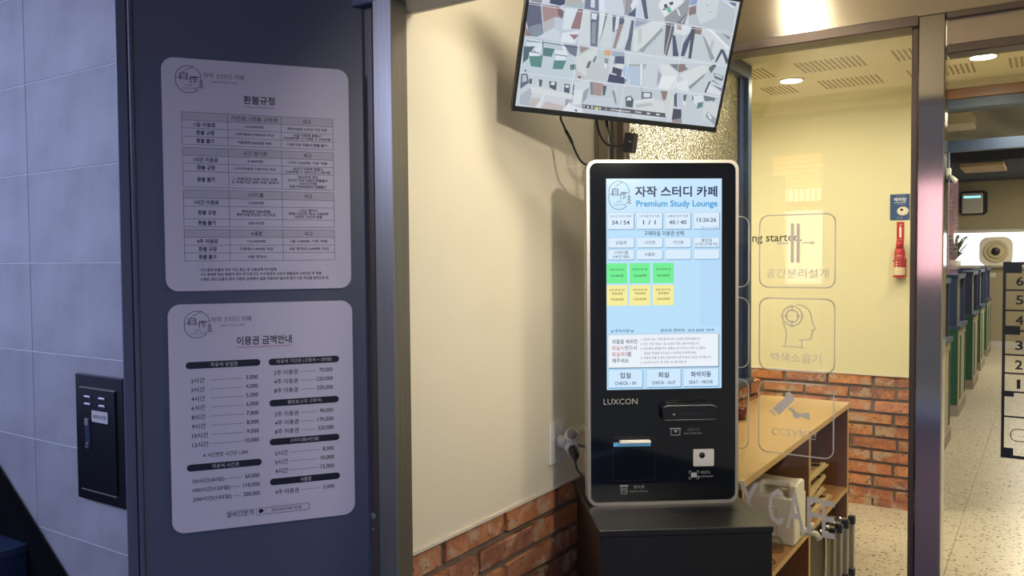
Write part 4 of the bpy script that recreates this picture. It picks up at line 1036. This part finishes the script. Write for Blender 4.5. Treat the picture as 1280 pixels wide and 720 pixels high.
# wooden book rests
def book_rest(name, label, loc, rot, first=None):
    t = thing(name, label, 'book rest', group='folded wooden book rests in the counter'); t.location = loc; t.rotation_euler = rot
    parts = (('panel', 0, 0.24, 0.0, 0.46, 0, 0.010, 'oak_light'), ('ledge', 0.222, 0.245, 0.0, 0.40, 0.010, 0.032, 'oak_light'), ('clip', 0.195, 0.236, 0.04, 0.07, 0.032, 0.036, 'black_plastic'), ('clip', 0.195, 0.236, 0.32, 0.35, 0.032, 0.036, 'black_plastic'))
    if first is None:
        for n, *b, mt_ in parts: box(n, *b, mt_, t, 0.002)
    else:
        for ch_ in first.children:
            c_ = ch_.copy(); COL.objects.link(c_); c_.parent = t
    return t
b1 = book_rest('book_rest', 'topmost pale wooden book rest of the stack on the right counter shelf', (-1.12, 3.585, 0.474), (0.05, -0.06, -0.05))
for lb, lo, ro in (('second pale wooden book rest from the top on the right counter shelf', (-1.10, 3.62, 0.430), (0.02, 0, 0.05)), ('third pale wooden book rest from the top on the right counter shelf', (-1.115, 3.59, 0.388), (0.0, 0, 0)),
                   ('lowest pale wooden book rest flat on the right counter shelf', (-1.095, 3.63, 0.346), (0.0, 0, 0)), ('upper wooden book rest below the right counter shelf', (-1.215, 3.585, 0.040), (0, 0, 0)), ('lower wooden book rest on the floor under the counter', (-1.21, 3.60, 0.001), (0, 0, 0))):
    book_rest('book_rest', lb, lo, ro, b1)
# folding tables leaning in the counter
def folding_table(lb, loc, first=None):
    t = thing('folding_table', lb, 'folding table', loc, group='folded small tables beside the counter')
    if first is None:
        box('table_panel', -0.13, 0.005, 0, 0.022, 0.02, 0.265, 'pale_panel', t, 0.002)
        box('steel_edge', 0.005, 0.022, -0.002, 0.024, 0.03, 0.25, 'silver', t, 0.003)
        box('top_cap', -0.005, 0.026, -0.004, 0.026, 0.245, 0.285, 'black_plastic', t, 0.004); box('foot', -0.02, 0.026, -0.004, 0.026, 0.0, 0.035, 'black_plastic', t, 0.003)
        tube('leg_loop', smooth_path([(-0.015, -0.012, 0.02), (-0.015, -0.012, 0.22), (-0.022, -0.012, 0.255), (-0.04, -0.012, 0.270), (-0.06, -0.012, 0.262), (-0.07, -0.012, 0.24)], 4), 0.008, 'chrome', t, 10)
    else:
        for ch_ in first.children: c_ = ch_.copy(); COL.objects.link(c_); c_.parent = t
    return t
f1 = folding_table('nearest of four folded small tables with chrome leg loops', (-0.805, 3.80, 0))
for k, n in enumerate(('second nearest', 'third nearest', 'farthest')): folding_table(n + ' of four folded small tables with chrome leg loops', (-0.805 + 0.012 * (k + 1), 3.88 + 0.08 * k, 0), f1)

# ---- poster, sign, extinguisher on the back wall
t = thing('blue_poster', 'small blue poster with a white round lamp on the cream wall', 'poster', (-0.785, BY, 1.712))
box('sheet', 0, 0.104, -0.004, 0, 0, 0.150, 'poster_blue', t)
p = Print(); p.text('헤파탑', 20, 86, 31, 20, 'e8e8e8', 0.02); p.rect(20, 48, 86, 51, 'd8d8d8'); p.text('공기청정 시스템', 30, 78, 61, 6, 'a8b4c8'); p.text('스터디카페', 30, 78, 11, 5, 'a8b4c8')
p.disc(68, 99, 31, 26, 'cfc8b4'); p.disc(66, 97, 26, 21, 'e4dece'); p.ring(66, 97, 22, 17, 1.6, 'a89c80'); p.disc(62, 92, 9, 7.5, '2b241c'); p.text('안심', 36, 68, 138, 6, 'c8ccd8'); p.text('CO', 84, 96, 137, 7, 'a8acb8')
p.build('poster_print', t, y=-0.004, off=(0, 150))
t = thing('extinguisher_sign', 'small red sign with a white extinguisher symbol', 'sign', (-0.748, BY, 1.582))
box('plate', 0, 0.038, -0.004, 0, 0, 0.118, 'red_paint', t)
p = Print(); p.rrect(13, 30, 25, 92, 5, 'f0e4d8'); p.line([(19, 30), (17, 18), (27, 14)], 3, 'f0e4d8'); p.rect(9, 10, 29, 90, 'c8a498', False) if False else None; p.text('소화기', 7, 31, 104, 8, 'f0d8cc'); p.build('symbol', t, y=-0.004, off=(0, 118))
t = thing('fire_extinguisher', 'red slim fire extinguisher in a wall holder below the red sign', 'fire extinguisher', (-0.727, BY - 0.035, 1.385))
lathe('cylinder', [(0.026, 0.0), (0.029, 0.006), (0.029, 0.135), (0.026, 0.152), (0.021, 0.160)], 'red_paint', t, 24); lathe('cap', [(0.021, 0.160), (0.021, 0.196), (0.019, 0.198)], 'red_paint', t, 24)
lathe('cream_band', [(0.0295, 0.004), (0.0298, 0.006), (0.0298, 0.048), (0.0295, 0.049)], 'cream_band', t, 24)
h = box('holder', -0.032, 0.032, 0.02, 0.035, -0.008, 0.10, 'red_paint', t); box('clip', -0.034, -0.026, -0.01, 0.03, 0.082, 0.092, 'red_paint', h); box('clip', 0.026, 0.034, -0.01, 0.03, 0.082, 0.092, 'red_paint', h)
box('tray', -0.033, 0.033, -0.03, 0.03, -0.008, 0.0, 'red_paint', t)
p = Print(); p.text('소화용구', -16, 16, -118, 8, 'f0e0d4', 0.01); p.rect(-17, -110, 17, -108.5, 'e0c0b8')
for z in (-101, -95): p.rect(-16, z, 10, z + 1, 'd8a0a0')
for z in (-84, -70, -56): p.rect(-17, z, -7, z + 6, 'f0dccc'); p.rect(-3, z + 1, 16, z + 2, 'd8a0a0'); p.rect(-3, z + 4, 14, z + 5, 'd8a0a0')
p.text('ABC', -7, 7, -26, 4, '4a4030', 0.01)
p.build('label_print', t, y=-0.0302)
tag(box('wall_switch', -0.657, -0.61, BY - 0.012, BY, 1.80, 1.93, 'white_plastic', bev=0.003), 'white wall switch beside the steel column on the cream wall', 'switch')

# ---- corridor cubicles
def cubicle(lb, y, x, first=None):
    t = thing('study_cubicle', lb, 'cubicle', (x, y, 0), group='green and navy study cubicles along the corridor')
    if first is None:
        box('plinth', -0.115, 0.012, -0.01, 0.82, 0, 0.10, 'cubicle_base', t)
        box('green_end_panel', -0.11, 0.0, 0, 0.04, 0.10, 0.81, 'green_panel', t)
        s = box('side_panel', -0.10, 0.004, 0.04, 0.80, 0.10, 0.81, 'cubicle_cream', t)
        box('green_inset', 0.004, 0.010, 0.16, 0.26, 0.14, 0.74, 'green_panel', s); box('green_inset', 0.004, 0.010, 0.66, 0.74, 0.14, 0.74, 'green_panel', s)
        box('ledge', -0.12, 0.02, -0.005, 0.82, 0.81, 0.845, 'navy_frame', t)
        box('navy_post', -0.115, -0.01, 0, 0.05, 0.845, 1.31, 'navy_panel', t); box('navy_post', -0.115, -0.01, 0.76, 0.81, 0.845, 1.31, 'navy_panel', t)
        box('top_rail', -0.12, 0.0, 0.0, 0.81, 1.28, 1.32, 'navy_frame', t); box('frosted_pane', -0.06, -0.045, 0.05, 0.76, 0.845, 1.28, 'grey_plastic', t)
        box('back_run', -1.9, -0.12, 0.35, 0.41, 0, 1.30, 'navy_panel', t)
    else:
        for ch_ in first.children:
            c_ = ch_.copy(); COL.objects.link(c_); c_.parent = t
            for g_ in ch_.children: e_ = g_.copy(); COL.objects.link(e_); e_.parent = c_
    return t
c1 = cubicle('nearest green and navy study cubicle beside the steel column', 6.72, -0.665)
for lb, y, x in (('second nearest study cubicle along the corridor', 8.63, -0.70), ('third study cubicle along the corridor', 10.48, -0.705), ('fourth study cubicle along the corridor', 12.2, -0.735), ('farthest study cubicle near the bright end window', 14.0, -0.76)): cubicle(lb, y, x, c1)
# brick pillar at the far end
t = thing('brick_pillar', 'narrow old brick pillar at the far end left of the window', 'pillar', (-1.42, 15.3, 0))
box('core', -0.11, 0.09, -0.02, 0.18, 0, 2.72, 'mortar', t)
for r in range(34):
    for k in range(2 if r % 2 else 1):
        o = link('brick', BR[(r + k) % 6], None, t); o.location = (-0.01 + (k - 0.5) * 0.1 * (r % 2), -0.03, 0.05 + 0.079 * r); o.scale = (0.095 if r % 2 else 0.2, 0.03, 0.068)
# end wall fittings
t = thing('air_purifier', 'silver wall unit with a glowing cyan slot at the corridor end', 'air purifier', (-1.25, 15.5, 2.17))
box('bracket', 0, 0.40, -0.08, 0, 0.0, 0.39, 'black_plastic', t, 0.04); box('body', 0.04, 0.34, -0.18, -0.08, 0.02, 0.35, 'silver_paint', t, 0.02, 2); box('light_slot', 0.07, 0.31, -0.185, -0.18, 0.27, 0.30, 'cyan_glow', t)
t = thing('wall_fan', 'round cream wall fan in front of the bright end window', 'fan', (-0.72, 15.42, 1.565))
RX = Matrix.Rotation(PI / 2, 4, 'X')
bm = bmesh.new(); add_prism(bm, rr_pts(-0.235, -0.235, 0.235, 0.235, 0.13, 8), -0.05, 0.03); from_bm('housing', bm, 'milky_plastic', t)
lathe('outer_ring', [(0.18, 0.05), (0.18, 0.065), (0.15, 0.075), (0.13, 0.06)], 'cream_band', t, 32, RX); lathe('inner_ring', [(0.12, 0.06), (0.12, 0.08), (0.09, 0.085)], 'cream_band', t, 32, RX); lathe('hub', [(0.062, 0.085), (0.062, 0.11), (0.05, 0.12)], 'black_plastic', t, 24, RX)
t = thing('ceiling_cassette', 'cream rectangular panel hanging under the concrete corridor ceiling', 'ceiling unit', (-0.95, 8.72, 2.73)); box('body', 0, 0.34, 0, 0.5, 0, 0.11, 'cream_band', t, 0.01); box('hanger', 0.1, 0.12, 0.2, 0.22, 0.11, 0.18, 'silver', t)
t = thing('tan_ceiling_panel', 'tan wooden panel under the dark ceiling at the corridor end', 'ceiling panel', (-1.0, 12.3, 2.66)); box('board', 0, 0.5, 0, 0.9, 0, 0.05, 'tan_panel', t)
t = thing('batten_lamp', 'white horizontal batten on the end wall above the silver unit', 'lamp', (-1.27, 15.38, 2.80)); box('body', 0, 0.55, 0, 0.05, 0, 0.07, 'white_plastic', t, 0.01)
t = thing('security_camera', 'white bullet security camera beside the steel column', 'security camera', (-0.775, 8.56, 2.18)); box('base', -0.05, 0.01, 0, 0.04, 0.03, 0.13, 'white_plastic', t, 0.008); tube('barrel', [(0.0, 0.0, 0.05), (0.055, -0.08, 0.0)], 0.022, 'white_plastic', t, 14)
# structure that carries the camera
box('camera_post', -1.0, -0.785, 8.60, 8.66, 1.35, 2.462, 'navy_frame', bpy.data.objects['trim_5'])
tag(box('linear_light', 0.0, 0.03, -0.35, 0.35, 0, 0.03, 'lamp_glow', loc=(-0.105, 7.4, 2.60)), 'slim bright light bar at the right edge of the corridor ceiling', 'lamp')
t = thing('potted_fern', 'dark green leafy plant on the cubicle ledge near the corridor end', 'plant', (-1.06, 12.4, 1.32))
lathe('pot', [(0.07, 0), (0.09, 0.12)], 'white_plastic', t, 16)
bm = bmesh.new(); rnd = random.Random(3)
for k in range(26):
    a = rnd.uniform(0, 2 * PI); l = rnd.uniform(0.18, 0.34); hh = rnd.uniform(0.1, 0.36); w0 = 0.02; d = Vector((math.cos(a), math.sin(a), 0)); s = Vector((-d.y, d.x, 0)); b0 = Vector((0, 0, 0.11))
    pr = None
    for i in range(5):
        q = i / 4; c_ = b0 + d * l * q + Vector((0, 0, hh * math.sin(q * 2.2))); ww = w0 * math.sin(PI * (0.12 + 0.85 * q))
        cu = (bm.verts.new(c_ + s * ww), bm.verts.new(c_ - s * ww))
        if pr: bm.faces.new((pr[0], pr[1], cu[1], cu[0]))
        pr = cu
stuff(from_bm('foliage', bm, 'leaf_green', t))
t = thing('end_wall_socket', 'small white socket plate on the end wall under the window', 'socket', (-0.86, 15.5, 1.14)); box('plate', 0, 0.14, -0.012, 0, 0, 0.08, 'white_plastic', t, 0.003)

# ---- the building across the street, seen mirrored in glass and column
B = thing('street_building', 'sunlit brick and white building across the street behind the viewer, seen only as a reflection', 'building', (-3.0, -6.0, 0))
box('white_wall', -0.06, 0.56, -0.3, 0, 1.15, 2.10, 'facade_white', B); box('dark_plinth', -0.06, 0.56, -0.3, 0.02, 0, 1.15, 'asphalt', B); box('dark_base', 0.56, 6.0, -0.3, 0, 0, 1.2, 'asphalt', B); box('side_wall', -6, -0.06, -0.3, 0, 0, 4.0, 'asphalt', B)
box('door_line', 0.10, 0.115, 0.0, 0.01, 0.2, 2.0, 'grey_plastic', B)
box('brick_wall', -0.06, 0.56, -0.28, 0, 2.10, 2.86, 'dark_wood', B)
bm = bmesh.new()
for r in range(7):
    for k in range(4):
        x = -0.06 + 0.17 * k - (0.085 if r % 2 else 0)
        add_box(bm, max(x, -0.06), min(x + 0.155, 0.56), -0.01, 0.015, 2.40 + 0.062 * r, 2.448 + 0.062 * r)
stuff(from_bm('brick_courses', bm, 'facade_brick', B))
bm = bmesh.new()
for k in range(9): add_box(bm, -0.06 + 0.07 * k, -0.004 + 0.07 * k, -0.02, 0.06, 2.22, 2.38)
stuff(from_bm('eave_tiles', bm, 'roof_tile', B))
box('upper_wall', -0.06, 6.0, -0.3, 0, 2.86, 4.0, 'asphalt', B); box('grey_wall', 0.56, 1.63, -0.3, 0, 1.2, 2.86, 'asphalt', B); box('grey_wall', 2.1, 6.0, -0.3, 0, 1.2, 2.86, 'asphalt', B)
box('shutter_backing', 1.63, 2.1, -0.3, -0.01, 1.2, 2.86, 'asphalt', B)
bm = bmesh.new()
for k in range(22): add_box(bm, 1.63, 2.1, 0.0, 0.03, 1.28 + 0.05 * k, 1.322 + 0.05 * k)
stuff(from_bm('roller_shutter', bm, 'pink_shutter', B))

batch_glyphs()
for p_, me_, y_, off_ in QUEUE: p_.fill(me_, y_, off_)
